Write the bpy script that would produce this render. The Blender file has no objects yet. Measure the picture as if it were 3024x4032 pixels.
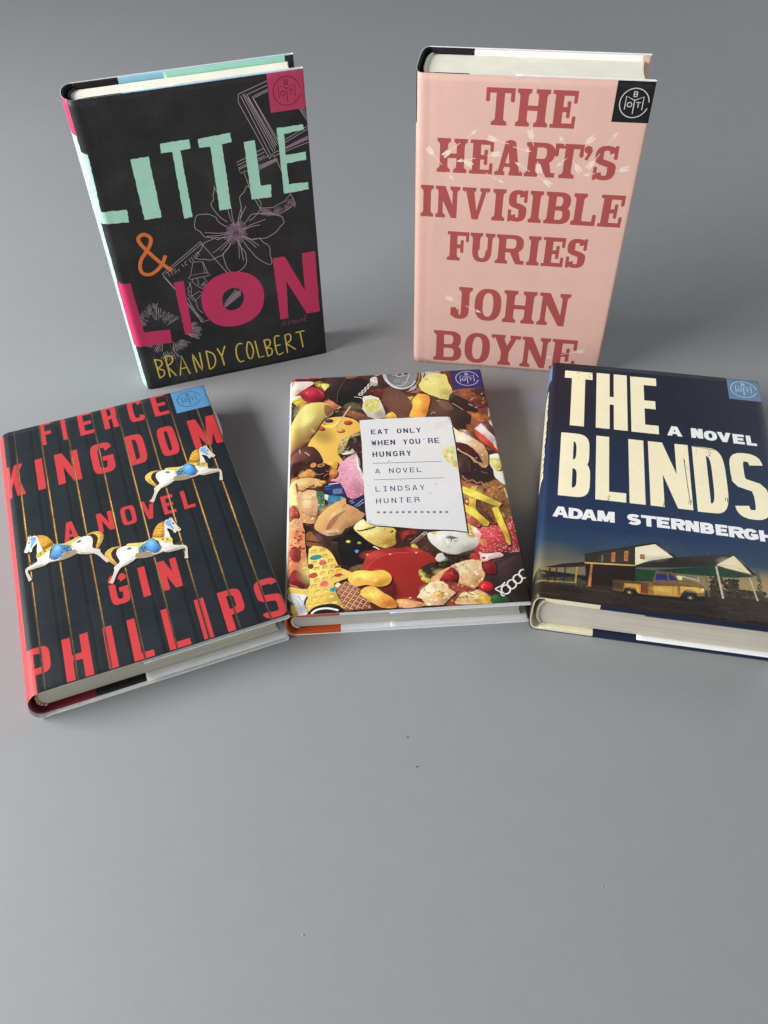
import bpy, math, random
import numpy as np
from mathutils import Vector, Matrix
from mathutils.geometry import delaunay_2d_cdt

scene = bpy.context.scene
MM = 0.001

# ------------------------------------------------------------------ camera
cam_data = bpy.data.cameras.new("camera")
cam = bpy.data.objects.new("camera", cam_data)
scene.collection.objects.link(cam)
scene.camera = cam
cam_data.sensor_fit = 'VERTICAL'
cam_data.sensor_height = 36.0
cam_data.lens = 36.0 * 3330.29 / 4032.0
cam_data.clip_start = 0.01
cam_data.clip_end = 50.0
CP, CR, CH = 0.823903, -0.025377, 414.200
_f = Vector((0, math.cos(CP), -math.sin(CP)))
_r = Vector((1, 0, 0))
_u = _r.cross(_f)
_c, _s = math.cos(CR), math.sin(CR)
right = _c * _r + _s * _u
up = -_s * _r + _c * _u
rot = Matrix((right, up, -_f)).transposed()
cam.matrix_world = Matrix.Translation((0, 0, CH * MM)) @ rot.to_4x4()

# ------------------------------------------------------------------ world + lamps
world = bpy.data.worlds.new("World")
scene.world = world
world.use_nodes = True
wn = world.node_tree
bg = wn.nodes["Background"]
# a room: bright walls towards the horizon, dim overhead
_tc = wn.nodes.new('ShaderNodeTexCoord'); _sx = wn.nodes.new('ShaderNodeSeparateXYZ')
_mr = wn.nodes.new('ShaderNodeMapRange'); _pw = wn.nodes.new('ShaderNodeMath'); _pw.operation = 'POWER'; _pw.inputs[1].default_value = 1.6
_mr.inputs['From Min'].default_value = 0.0; _mr.inputs['From Max'].default_value = 1.0
_mr.inputs['To Min'].default_value = 1.0; _mr.inputs['To Max'].default_value = 0.08
wn.links.new(_tc.outputs['Generated'], _sx.inputs[0]); wn.links.new(_sx.outputs['Z'], _mr.inputs['Value'])
wn.links.new(_mr.outputs[0], _pw.inputs[0])
_ml = wn.nodes.new('ShaderNodeMath'); _ml.operation = 'MULTIPLY'; _ml.inputs[1].default_value = 0.92
wn.links.new(_pw.outputs[0], _ml.inputs[0]); wn.links.new(_ml.outputs[0], bg.inputs[1])
bg.inputs[0].default_value = (0.92, 0.97, 1.0, 1)

def area(name, loc, target, sx, sy, power, col):
    l = bpy.data.lights.new(name, 'AREA')
    l.shape = 'RECTANGLE'; l.size = sx; l.size_y = sy
    l.energy = power; l.color = col
    o = bpy.data.objects.new(name, l)
    scene.collection.objects.link(o)
    o.location = loc
    d = Vector(target) - Vector(loc)
    o.rotation_euler = d.to_track_quat('-Z', 'Y').to_euler()
    return o

# one wide window close on the left, an added fill lamp at the back right and the bright room behind the photographer
def window(name, az, el, dist, w, h, power, col):
    a, e = math.radians(az), math.radians(el); t = Vector((0.0, 0.42, 0.03))
    p = t + dist * Vector((-math.cos(e) * math.cos(a), -math.cos(e) * math.sin(a), math.sin(e)))
    return area(name, p, t, w, h, power, col)
window("window_light", 13, 27, 1.5, 1.05, 0.50, 40, (1.0, 0.99, 0.965))
area("back_fill_light", (1.8, 1.6, 1.4), (0.1, 1.1, 0), 1.0, 0.9, 10, (0.93, 0.97, 1.0))  # added fill, brightens the back floor and the shadows on the right
area("room_light", (-0.7, -1.6, 1.3), (0, 0.5, 0.05), 1.8, 1.4, 5, (1.0, 0.985, 0.96))

vs = scene.view_settings
scene.display_settings.display_device = 'sRGB'
vs.view_transform = 'Standard'
vs.look = 'None'
vs.exposure = 0.0
vs.gamma = 1.0
vs.use_curve_mapping = False
scene.render.film_transparent = False
scene.cycles.use_denoising = True
scene.cycles.max_bounces = 6

# ------------------------------------------------------------------ materials
def lin(c):
    r = []
    for v in c[:3]:
        v = v / 255.0
        r.append(v / 12.92 if v <= 0.04045 else ((v + 0.055) / 1.055) ** 2.4)
    return r

def new_mat(name):
    m = bpy.data.materials.new(name); m.use_nodes = True
    nt = m.node_tree
    return m, nt, nt.nodes["Principled BSDF"]

def noise(nt, scale, detail=4, rough=0.6, coord='Object', stretch=None, dist=0.0):
    tc = nt.nodes.new('ShaderNodeTexCoord')
    n = nt.nodes.new('ShaderNodeTexNoise')
    n.inputs['Scale'].default_value = scale
    n.inputs['Detail'].default_value = detail
    n.inputs['Roughness'].default_value = rough
    n.inputs['Distortion'].default_value = dist
    src = tc.outputs[coord]
    if stretch:
        mp = nt.nodes.new('ShaderNodeMapping')
        mp.inputs['Scale'].default_value = stretch
        nt.links.new(src, mp.inputs[0]); src = mp.outputs[0]
    nt.links.new(src, n.inputs['Vector'])
    return n

def ramp(nt, src, p0, v0, p1, v1):
    r = nt.nodes.new('ShaderNodeMapRange')
    r.inputs['From Min'].default_value = p0; r.inputs['From Max'].default_value = p1
    r.inputs['To Min'].default_value = v0; r.inputs['To Max'].default_value = v1
    nt.links.new(src, r.inputs['Value'])
    return r.outputs[0]

def mathn(nt, op, a, b):
    n = nt.nodes.new('ShaderNodeMath'); n.operation = op
    for i, v in enumerate((a, b)):
        if isinstance(v, (int, float)): n.inputs[i].default_value = v
        else: nt.links.new(v, n.inputs[i])
    return n.outputs[0]

def scale_col(nt, col, fac):
    n = nt.nodes.new('ShaderNodeVectorMath'); n.operation = 'SCALE'
    if isinstance(col, (list, tuple)): n.inputs[0].default_value = col[:3]
    else: nt.links.new(col, n.inputs[0])
    if isinstance(fac, (int, float)): n.inputs['Scale'].default_value = fac
    else: nt.links.new(fac, n.inputs['Scale'])
    return n.outputs[0]

def bump(nt, bsdf, h, strength, dist):
    b = nt.nodes.new('ShaderNodeBump')
    b.inputs['Strength'].default_value = strength
    b.inputs['Distance'].default_value = dist
    nt.links.new(h, b.inputs['Height'])
    nt.links.new(b.outputs[0], bsdf.inputs['Normal'])

def print_mat(name, rough, spec=0.28, grain=0.05):
    """printed jacket paper: colours stored per corner, alpha = mottling"""
    m, nt, bs = new_mat(name)
    at = nt.nodes.new('ShaderNodeAttribute'); at.attribute_name = 'ink'
    n1 = noise(nt, 420, 6, 0.7)
    f = ramp(nt, n1.outputs['Fac'], 0.3, -1.0, 0.7, 1.0)
    nl = noise(nt, 38, 4, 0.65)
    f = mathn(nt, 'ADD', mathn(nt, 'MULTIPLY', f, 0.8), ramp(nt, nl.outputs['Fac'], 0.35, -0.8, 0.65, 0.8))
    f = mathn(nt, 'MULTIPLY', f, at.outputs['Alpha'])
    n2 = noise(nt, 2600, 3, 0.6)
    g = ramp(nt, n2.outputs['Fac'], 0.3, -grain, 0.7, grain)
    f = mathn(nt, 'ADD', f, g)
    f = mathn(nt, 'ADD', f, 1.0)
    f = mathn(nt, 'MAXIMUM', f, 0.05)
    nt.links.new(scale_col(nt, at.outputs['Color'], f), bs.inputs['Base Color'])
    n3 = noise(nt, 45, 3, 0.5)
    nt.links.new(ramp(nt, n3.outputs['Fac'], 0.3, rough - 0.06, 0.7, rough + 0.08), bs.inputs['Roughness'])
    bs.inputs['Specular IOR Level'].default_value = spec
    n4 = noise(nt, 28, 3, 0.5)
    n5 = noise(nt, 1500, 2, 0.5)
    h = mathn(nt, 'ADD', mathn(nt, 'MULTIPLY', n4.outputs['Fac'], 1.0), mathn(nt, 'MULTIPLY', n5.outputs['Fac'], 0.015))
    bump(nt, bs, h, 0.18, 0.0010)
    return m

def plain_mat(name, col, rough=0.7, var=0.08, sc=300, bmp=0.1, spec=0.3, stretch=None):
    m, nt, bs = new_mat(name)
    n = noise(nt, sc, 5, 0.6, stretch=stretch)
    f = ramp(nt, n.outputs['Fac'], 0.3, 1 - var, 0.7, 1 + var)
    nt.links.new(scale_col(nt, lin(col), f), bs.inputs['Base Color'])
    bs.inputs['Roughness'].default_value = rough
    bs.inputs['Specular IOR Level'].default_value = spec
    if bmp: bump(nt, bs, n.outputs['Fac'], bmp, 0.0004)
    return m

def page_mat(name, col, dark=.74):
    """trimmed page edges: hairline layers that run along the sheets (local y is the depth of the stack)"""
    m, nt, bs = new_mat(name)
    n = noise(nt, 1.0, 3, 0.7, stretch=(5.0, 1300.0, 5.0))
    n2 = noise(nt, 60, 3, 0.5)
    f = ramp(nt, n.outputs['Fac'], 0.25, dark, 0.75, 1.04)
    f2 = ramp(nt, n2.outputs['Fac'], 0.3, 0.95, 0.7, 1.03)
    nt.links.new(scale_col(nt, lin(col), mathn(nt, 'MULTIPLY', f, f2)), bs.inputs['Base Color'])
    bs.inputs['Roughness'].default_value = 0.85
    bs.inputs['Specular IOR Level'].default_value = 0.15
    bump(nt, bs, n.outputs['Fac'], 0.25, 0.0003)
    return m

# ------------------------------------------------------------------ the grey surface
def make_surface():
    xs = np.linspace(-3.2, 3.2, 65); ys = np.linspace(-1.2, 3.6, 49)
    verts = []; faces = []
    for y in ys:
        for x in xs:
            verts.append((x, y, 0.0))
    nx = len(xs)
    for j in range(len(ys) - 1):
        for i in range(nx - 1):
            a = j * nx + i
            faces.append((a, a + 1, a + nx + 1, a + nx))
    me = bpy.data.meshes.new("table_surface"); me.from_pydata(verts, [], faces)
    o = bpy.data.objects.new("table_surface", me); scene.collection.objects.link(o)
    o['kind'] = 'structure'
    m, nt, bs = new_mat("grey_paper")
    n1 = noise(nt, 900, 4, 0.7); n2 = noise(nt, 2.5, 3, 0.5); n3 = noise(nt, 60, 4, 0.6)
    f = mathn(nt, 'MULTIPLY', ramp(nt, n1.outputs['Fac'], 0.3, 0.95, 0.7, 1.05), ramp(nt, n2.outputs['Fac'], 0.3, 0.97, 0.7, 1.03))
    f = mathn(nt, 'MULTIPLY', f, ramp(nt, n3.outputs['Fac'], 0.3, 0.985, 0.7, 1.015))
    nt.links.new(scale_col(nt, (0.288, 0.298, 0.311), f), bs.inputs['Base Color'])
    bs.inputs['Roughness'].default_value = 0.62
    bs.inputs['Specular IOR Level'].default_value = 0.35
    bump(nt, bs, n1.outputs['Fac'], 0.12, 0.0003)
    me.materials.append(m)
    return o
make_surface()

# ------------------------------------------------------------------ flat drawing in millimetres
def se(c, n):
    return math.copysign(abs(c) ** (2.0 / n), c)

def sector(cx, cy, ox, oy, ix, iy, a0, a1, n=2.0, seg=14, ni=None):
    """strip of quads between two superelliptic arcs"""
    ni = ni or n
    out = []
    for k in range(seg):
        q = []
        for a, (rx, ry), m in ((a0 + (a1 - a0) * k / seg, (ox, oy), n), (a0 + (a1 - a0) * (k + 1) / seg, (ox, oy), n),
                               (a0 + (a1 - a0) * (k + 1) / seg, (ix, iy), ni), (a0 + (a1 - a0) * k / seg, (ix, iy), ni)):
            t = math.radians(a)
            q.append((cx + rx * se(math.cos(t), m), cy + ry * se(math.sin(t), m)))
        out.append(q)
    return out

def rect(x0, y0, x1, y1): return [(x0, y0), (x1, y0), (x1, y1), (x0, y1)]

def ell(cx, cy, rx, ry, n=16, a=0):
    c, s = math.cos(a), math.sin(a)
    return [(cx + rx * math.cos(t) * c - ry * math.sin(t) * s, cy + rx * math.cos(t) * s + ry * math.sin(t) * c)
            for t in [2 * math.pi * k / n for k in range(n)]]

def smooth(pts, closed=True, k=4):
    n = len(pts); out = []
    for i in range(n if closed else n - 1):
        if closed: p = [pts[(i + d) % n] for d in (-1, 0, 1, 2)]
        else: p = [pts[max(0, min(n - 1, i + d))] for d in (-1, 0, 1, 2)]
        for j in range(k):
            t = j / k
            out.append(tuple(0.5 * ((2 * p[1][c]) + (-p[0][c] + p[2][c]) * t + (2 * p[0][c] - 5 * p[1][c] + 4 * p[2][c] - p[3][c]) * t * t
                                    + (-p[0][c] + 3 * p[1][c] - 3 * p[2][c] + p[3][c]) * t ** 3) for c in (0, 1)))
    if not closed: out.append(tuple(pts[-1]))
    return out

def rib(pts, w, closed=False):
    """ribbon of quads along a line, w = width or list of widths"""
    n = len(pts); L = []; R = []
    if closed: pts = list(pts) + [pts[0], pts[1]]
    m = len(pts)
    for i in range(m):
        a = pts[max(i - 1, 0)]; b = pts[min(i + 1, m - 1)]
        if closed and (i == 0): a = pts[n - 1]
        dx, dy = b[0] - a[0], b[1] - a[1]
        l = math.hypot(dx, dy) or 1e-6
        ww = (w[min(i, len(w) - 1)] if isinstance(w, (list, tuple)) else w) / 2
        L.append((pts[i][0] - dy / l * ww, pts[i][1] + dx / l * ww)); R.append((pts[i][0] + dy / l * ww, pts[i][1] - dx / l * ww))
    return [[L[i], R[i], R[i + 1], L[i + 1]] for i in range(m - 1 if not closed else m - 2)]

def inside(p, poly):
    c = False; n = len(poly)
    for i in range(n):
        (x0, y0), (x1, y1) = poly[i], poly[(i + 1) % n]
        if (y0 > p[1]) != (y1 > p[1]) and p[0] < (x1 - x0) * (p[1] - y0) / (y1 - y0) + x0: c = not c
    return c

def clip(poly, a, b, k=60):
    """parts of the segment a-b that lie inside an outline"""
    out = []; cur = []
    for i in range(k + 1):
        t = i / k; p = (a[0] + (b[0] - a[0]) * t, a[1] + (b[1] - a[1]) * t)
        if inside(p, poly): cur.append(p)
        else:
            if len(cur) > 1: out.append([cur[0], cur[-1]])
            cur = []
    if len(cur) > 1: out.append([cur[0], cur[-1]])
    return out

def rough_edge(pts, amp, step, rng):
    """hand cut outline"""
    out = []
    n = len(pts)
    for i in range(n):
        a, b = pts[i], pts[(i + 1) % n]
        l = math.hypot(b[0] - a[0], b[1] - a[1]); k = max(1, int(l / step))
        for j in range(k):
            t = j / k
            out.append((a[0] + (b[0] - a[0]) * t + rng.uniform(-amp, amp), a[1] + (b[1] - a[1]) * t + rng.uniform(-amp, amp)))
    return out

def glyph(ch, x0, y0, x1, y1, s, b, style='sans', n=3.0):
    """polygons of one capital between x0..x1, y0..y1; s stem width, b bar thickness"""
    w = x1 - x0; h = y1 - y0; P = []; slab = style == 'slab'
    xc = (x0 + x1) / 2; yc = (y0 + y1) / 2
    st = b * 0.78; so = s * 0.34
    def serif(cx, top, ww=None, lo=1, ro=1):
        if not slab: return
        ww = ww or s
        yy = y1 - st if top else y0
        P.append(rect(cx - ww / 2 - so * lo, yy, cx + ww / 2 + so * ro, yy + st))
        e = st * 0.9; sg = -1 if top else 1; ye = y1 - st if top else y0 + st
        for sd, on in ((-1, lo), (1, ro)):
            if on:
                bx = cx + sd * ww / 2
                P.append([(bx - sd * 0.05, ye - sg * 0.02), (bx + sd * so * 0.75, ye - sg * 0.02), (bx + sd * so * 0.2, ye + sg * e * 0.35), (bx - sd * 0.05, ye + sg * e)])
    inx = so if slab else 0
    if ch == 'I':
        sw = min(s, w - 2 * inx) if slab else w
        P.append(rect(xc - sw / 2, y0, xc + sw / 2, y1)); serif(xc, 1, sw); serif(xc, 0, sw)
    elif ch == 'L':
        P.append(rect(x0 + inx, y0, x0 + inx + s, y1)); P.append(rect(x0, y0, x1, y0 + b))
        serif(x0 + inx + s / 2, 1); serif(x0 + inx + s / 2, 0)
        if slab:
            P.append(rect(x1 - b * .85, y0, x1, y0 + h * .30)); P.append(ell(x1 - b * .42, y0 + h * .30, b * .43, b * .5, 12))
    elif ch in 'EF':
        P.append(rect(x0 + inx, y0, x0 + inx + s, y1)); P.append(rect(x0 + inx, y1 - b, x1, y1))
        if ch == 'E': P.append(rect(x0 + inx, y0, x1, y0 + b))
        else: serif(x0 + inx + s / 2, 0, None, 1, 1.3)
        mx = x0 + inx + s + (x1 - x0 - inx - s) * (0.42 if slab else 0.85)
        P.append(rect(x0 + inx, yc - b / 2, mx, yc + b / 2))
        if slab:
            P.append(rect(x0, y1 - st, x0 + inx + .1, y1)); P.append(rect(x0, y0, x0 + inx + .1, y0 + st))
            vb = b * 0.72
            P.append(rect(mx - vb / 2, yc - h * .17, mx + vb / 2, yc + h * .17))
            P.append(ell(mx, yc - h * .17, vb * .56, vb * .6, 12)); P.append(ell(mx, yc + h * .17, vb * .56, vb * .6, 12))
            P.append(rect(x1 - vb, y1 - h * .28, x1, y1)); P.append(ell(x1 - vb / 2, y1 - h * .28, vb * .54, vb * .6, 12))
            if ch == 'E': P.append(rect(x1 - vb, y0, x1, y0 + h * .28)); P.append(ell(x1 - vb / 2, y0 + h * .28, vb * .54, vb * .6, 12))
    elif ch == 'T':
        P.append(rect(xc - s / 2, y0, xc + s / 2, y1)); P.append(rect(x0, y1 - b, x1, y1))
        if slab:
            so *= 1.3; serif(xc, 0); vb = b * .8
            for sx in (x0, x1 - vb):
                P.append(rect(sx, y1 - h * .30, sx + vb, y1)); P.append(ell(sx + vb / 2, y1 - h * .30, vb * .56, vb * .7, 12))
    elif ch == 'H':
        P.append(rect(x0 + inx, y0, x0 + inx + s, y1)); P.append(rect(x1 - inx - s, y0, x1 - inx, y1))
        P.append(rect(x0 + inx, yc - b / 2, x1 - inx, yc + b / 2))
        for cx in (x0 + inx + s / 2, x1 - inx - s / 2):
            serif(cx, 1); serif(cx, 0)
    elif ch == 'N':
        if slab:
            s2 = s * .62
            P.append(rect(x0 + inx, y0, x0 + inx + s2, y1)); P.append(rect(x1 - inx - s2, y0 + h * .1, x1 - inx, y1))
            P.append([(x0, y1), (x0 + s * 1.25, y1), (x1 - inx, y0 + h * .06), (x1 - inx, y0), (x1 - inx - s2 * 1.2, y0)])
            serif(x0 + inx + s2 / 2, 0, s2); serif(x1 - inx - s2 / 2, 1, s2); P.append(rect(x0, y1 - st, x0 + s, y1))
        else:
            P.append(rect(x0, y0, x0 + s, y1)); P.append(rect(x1 - s, y0, x1, y1))
            P.append([(x0, y1), (x0 + s * 1.08, y1), (x1, y0), (x1 - s * 1.08, y0)])
    elif ch == 'M':
        P.append(rect(x0, y0, x0 + s, y1)); P.append(rect(x1 - s, y0, x1, y1))
        P.append([(x0, y1), (x0 + s * 1.25, y1), (xc + s * .38, y0 + h * .02), (xc - s * .38, y0 + h * .02)])
        P.append([(x1 - s * 1.25, y1), (x1, y1), (xc + s * .38, y0 + h * .02), (xc - s * .38, y0 + h * .02)])
    elif ch == 'A':
        ap = s * .62; ft = s * 1.02
        if slab:
            fi = so
            P.append([(x0 + fi, y0), (x0 + fi + s * .6, y0), (xc + ap * .2, y1), (xc - ap, y1)])
            P.append([(x1 - fi - s * 1.15, y0), (x1 - fi, y0), (xc + ap, y1), (xc - ap * .6, y1)])
            P.append(ell(xc, y1 - ap * .45, ap, ap * .7, 14))
            P.append(rect(x0 + w * .22, y0 + h * .25, x1 - w * .25, y0 + h * .25 + b * .8))
            serif(x0 + fi + s * .3, 0, s * .6); serif(x1 - fi - s * .55, 0, s * 1.1, .8, 1)
        else:
            P.append([(x0, y0), (x0 + ft, y0), (xc + ap * .45, y1), (xc - ap, y1)])
            P.append([(x1 - ft, y0), (x1, y0), (xc + ap, y1), (xc - ap * .45, y1)])
            P.append(rect(x0 + w * .2, y0 + h * .20, x1 - w * .2, y0 + h * .20 + b * .9))
    elif ch == 'V':
        if slab:
            f = so
            P.append([(x0 + f, y1), (x0 + f + s * 1.1, y1), (xc + s * .35, y0), (xc - s * .4, y0)])
            P.append([(x1 - f - s * .6, y1), (x1 - f, y1), (xc + s * .4, y0), (xc - s * .1, y0)])
            P.append(ell(xc, y0 + s * .3, s * .42, s * .33, 12))
            serif(x0 + f + s * .55, 1, s * 1.1); serif(x1 - f - s * .3, 1, s * .6)
        else:
            P.append([(x0, y1), (x0 + s, y1), (xc + s * .42, y0), (xc - s * .5, y0)])
            P.append([(x1 - s, y1), (x1, y1), (xc + s * .5, y0), (xc - s * .42, y0)])
    elif ch == 'Y':
        f = so if slab else 0
        P.append(rect(xc - s / 2, y0, xc + s / 2, yc)); serif(xc, 0)
        P.append([(x0 + f, y1), (x0 + f + s * 1.1, y1), (xc + s * .5, yc - h * .02), (xc - s * .5, yc - h * .06)])
        P.append([(x1 - f - s * .7, y1), (x1 - f, y1), (xc + s * .5, yc - h * .06), (xc - s * .1, yc)])
        if slab: serif(x0 + f + s * .55, 1, s * 1.1); serif(x1 - f - s * .35, 1, s * .7)
    elif ch == 'K':
        P.append(rect(x0, y0, x0 + s, y1))
        P.append([(x1 - s * 1.15, y1), (x1, y1), (x0 + s, y0 + h * .28), (x0 + s, y0 + h * .52)])
        P.append([(x0 + s + (w - s) * .2, y0 + h * .50), (x0 + s + (w - s) * .52, y0 + h * .68), (x1, y0), (x1 - s * 1.15, y0)])
    elif ch == 'O':
        P += sector(xc, yc, w / 2, h / 2, w / 2 - s, h / 2 - b, 0, 360, n, 32)
    elif ch in 'CG':
        g = 28 if n < 3 else 22
        P += sector(xc, yc, w / 2, h / 2, w / 2 - s, h / 2 - b, g, 360 - (g if ch == 'C' else 8), n, 30)
        if ch == 'G':
            P.append(rect(x1 - s, y0 + h * .12, x1, yc + b * .25)); P.append(rect(xc, yc - b * .65, x1, yc + b * .25))
    elif ch == 'U':
        r = min(h * .42, w / 2 * 1.25); s2 = s * .62 if slab else s
        P.append(rect(x0 + inx, y0 + r, x0 + inx + s, y1)); P.append(rect(x1 - inx - s2, y0 + r, x1 - inx, y1))
        cxu = (x0 + x1) / 2
        P += sector(cxu, y0 + r, w / 2 - inx, r, w / 2 - inx - (s + s2) / 2, r - b, 180, 360, n, 18)
        serif(x0 + inx + s / 2, 1); serif(x1 - inx - s2 / 2, 1, s2)
    elif ch == 'J':
        r = h * .30
        P.append(rect(x1 - inx - s, y0 + r, x1 - inx, y1)); serif(x1 - inx - s / 2, 1)
        rx = (x1 - inx - x0) / 2
        P += sector(x0 + rx, y0 + r, rx, r, max(rx - s, .5), r - b, 180, 360, n, 16)
        if slab: P.append(rect(x0, y0 + r * .3, x0 + s * .7, y0 + h * .36))
    elif ch in 'DPRB':
        sx = x0 + inx
        P.append(rect(sx, y0, sx + s, y1))
        serif(sx + s / 2, 1, None, 1, 0); serif(sx + s / 2, 0, None, 1, 1 if ch in 'PR' else 0)
        def bowl(ya, yb, xr):
            hh = (yb - ya) / 2; rx = min((xr - sx) * .62, hh * 1.15); cx = xr - rx
            P.append(rect(sx, yb - b, cx, yb)); P.append(rect(sx, ya, cx, ya + b))
            P.extend(sector(cx, (ya + yb) / 2, rx, hh, max(rx - s, .2), hh - b, -90, 90, n, 16))
        if ch == 'D': bowl(y0, y1, x1)
        elif ch == 'B':
            bowl(y0 + h * .5 - b / 2, y1, x1 - w * .04); bowl(y0, y0 + h * .5 + b / 2, x1)
        else:
            ym = y0 + h * (.42 if ch == 'P' else .44)
            bowl(ym - b * .3, y1, x1 - (w * .06 if ch == 'R' and slab else 0))
            if ch == 'R':
                if slab:
                    P.append([(x0 + w * .45, ym + b * .3), (x1 - w * .22, ym + b * .2), (x1 - w * .13, y0 + b), (x1, y0 + b), (x1, y0), (x1 - w * .28, y0), (x1 - w * .36, y0 + h * .12)])
                elif style == 'wide':
                    P.append([(xc - s * .4, ym), (xc + s * .6, ym + b * .3), (x1, y0), (x1 - s * 1.2, y0)])
                else:
                    P.append([(x1 - s * 1.05, ym), (x1 - s * .15, ym + b * .2), (x1, y0), (x1 - s, y0)])
    elif ch == 'S':
        a = []
        rx = w / 2 - s * .5; ry = (h + b * 0) / 4 - b * .25
        cyt = y1 - b / 2 - ry; cyb = y0 + b / 2 + ry
        g = 15 if style != 'wide' else 25
        for k in range(15):
            t = math.radians(g + (270 - g - 40) * k / 14); a.append((xc + rx * se(math.cos(t), n), cyt + ry * se(math.sin(t), n)))
        c2 = []
        for k in range(15):
            t = math.radians(50 - (230 - g) * k / 14)
            c2.append((xc + rx * se(math.cos(t), n), cyb + ry * se(math.sin(t), n)))
        pts = a + c2; m = len(pts)
        ws = []
        for i in range(m):
            p, q = pts[max(i - 1, 0)], pts[min(i + 1, m - 1)]
            dx, dy = q[0] - p[0], q[1] - p[1]; l = math.hypot(dx, dy)
            ws.append(b + (s - b) * (dy / l) ** 2 + (s * .12 if m * .4 < i < m * .6 else 0))
        P += rib(pts, ws)
        if slab:
            vb = b * .75
            P.append(rect(x1 - vb, y1 - h * .34, x1 - .1, y1)); P.append(rect(x0 + .1, y0, x0 + vb, y0 + h * .34))
            P.append(ell(x1 - vb / 2, y1 - h * .34, vb * .55, vb * .5, 10)); P.append(ell(x0 + vb / 2, y0 + h * .34, vb * .55, vb * .5, 10))
    elif ch == "'":
        P.append(ell(xc - w * .05, y1 - w * .5, w * .5, w * .5, 14))
        P.append([(x1 - w * .1, y1 - w * .4), (x1 - w * .0, y1 - w * .7), (xc, y0), (x0 + w * .1, y0 + h * .06), (xc, y1 - w * .8)])
    return P

def W_glyph(x0, y0, x1, y1, s):
    w = x1 - x0; P = []
    xs = [x0 + s / 2, x0 + w * .27, x0 + w * .5, x0 + w * .73, x1 - s / 2]; ys = [y1, y0, y1 - (y1 - y0) * .2, y0, y1]
    for i in range(4):
        P.append([(xs[i] - s / 2, ys[i]), (xs[i] + s / 2, ys[i]), (xs[i + 1] + s / 2, ys[i + 1]), (xs[i + 1] - s / 2, ys[i + 1])])
    return P

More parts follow.
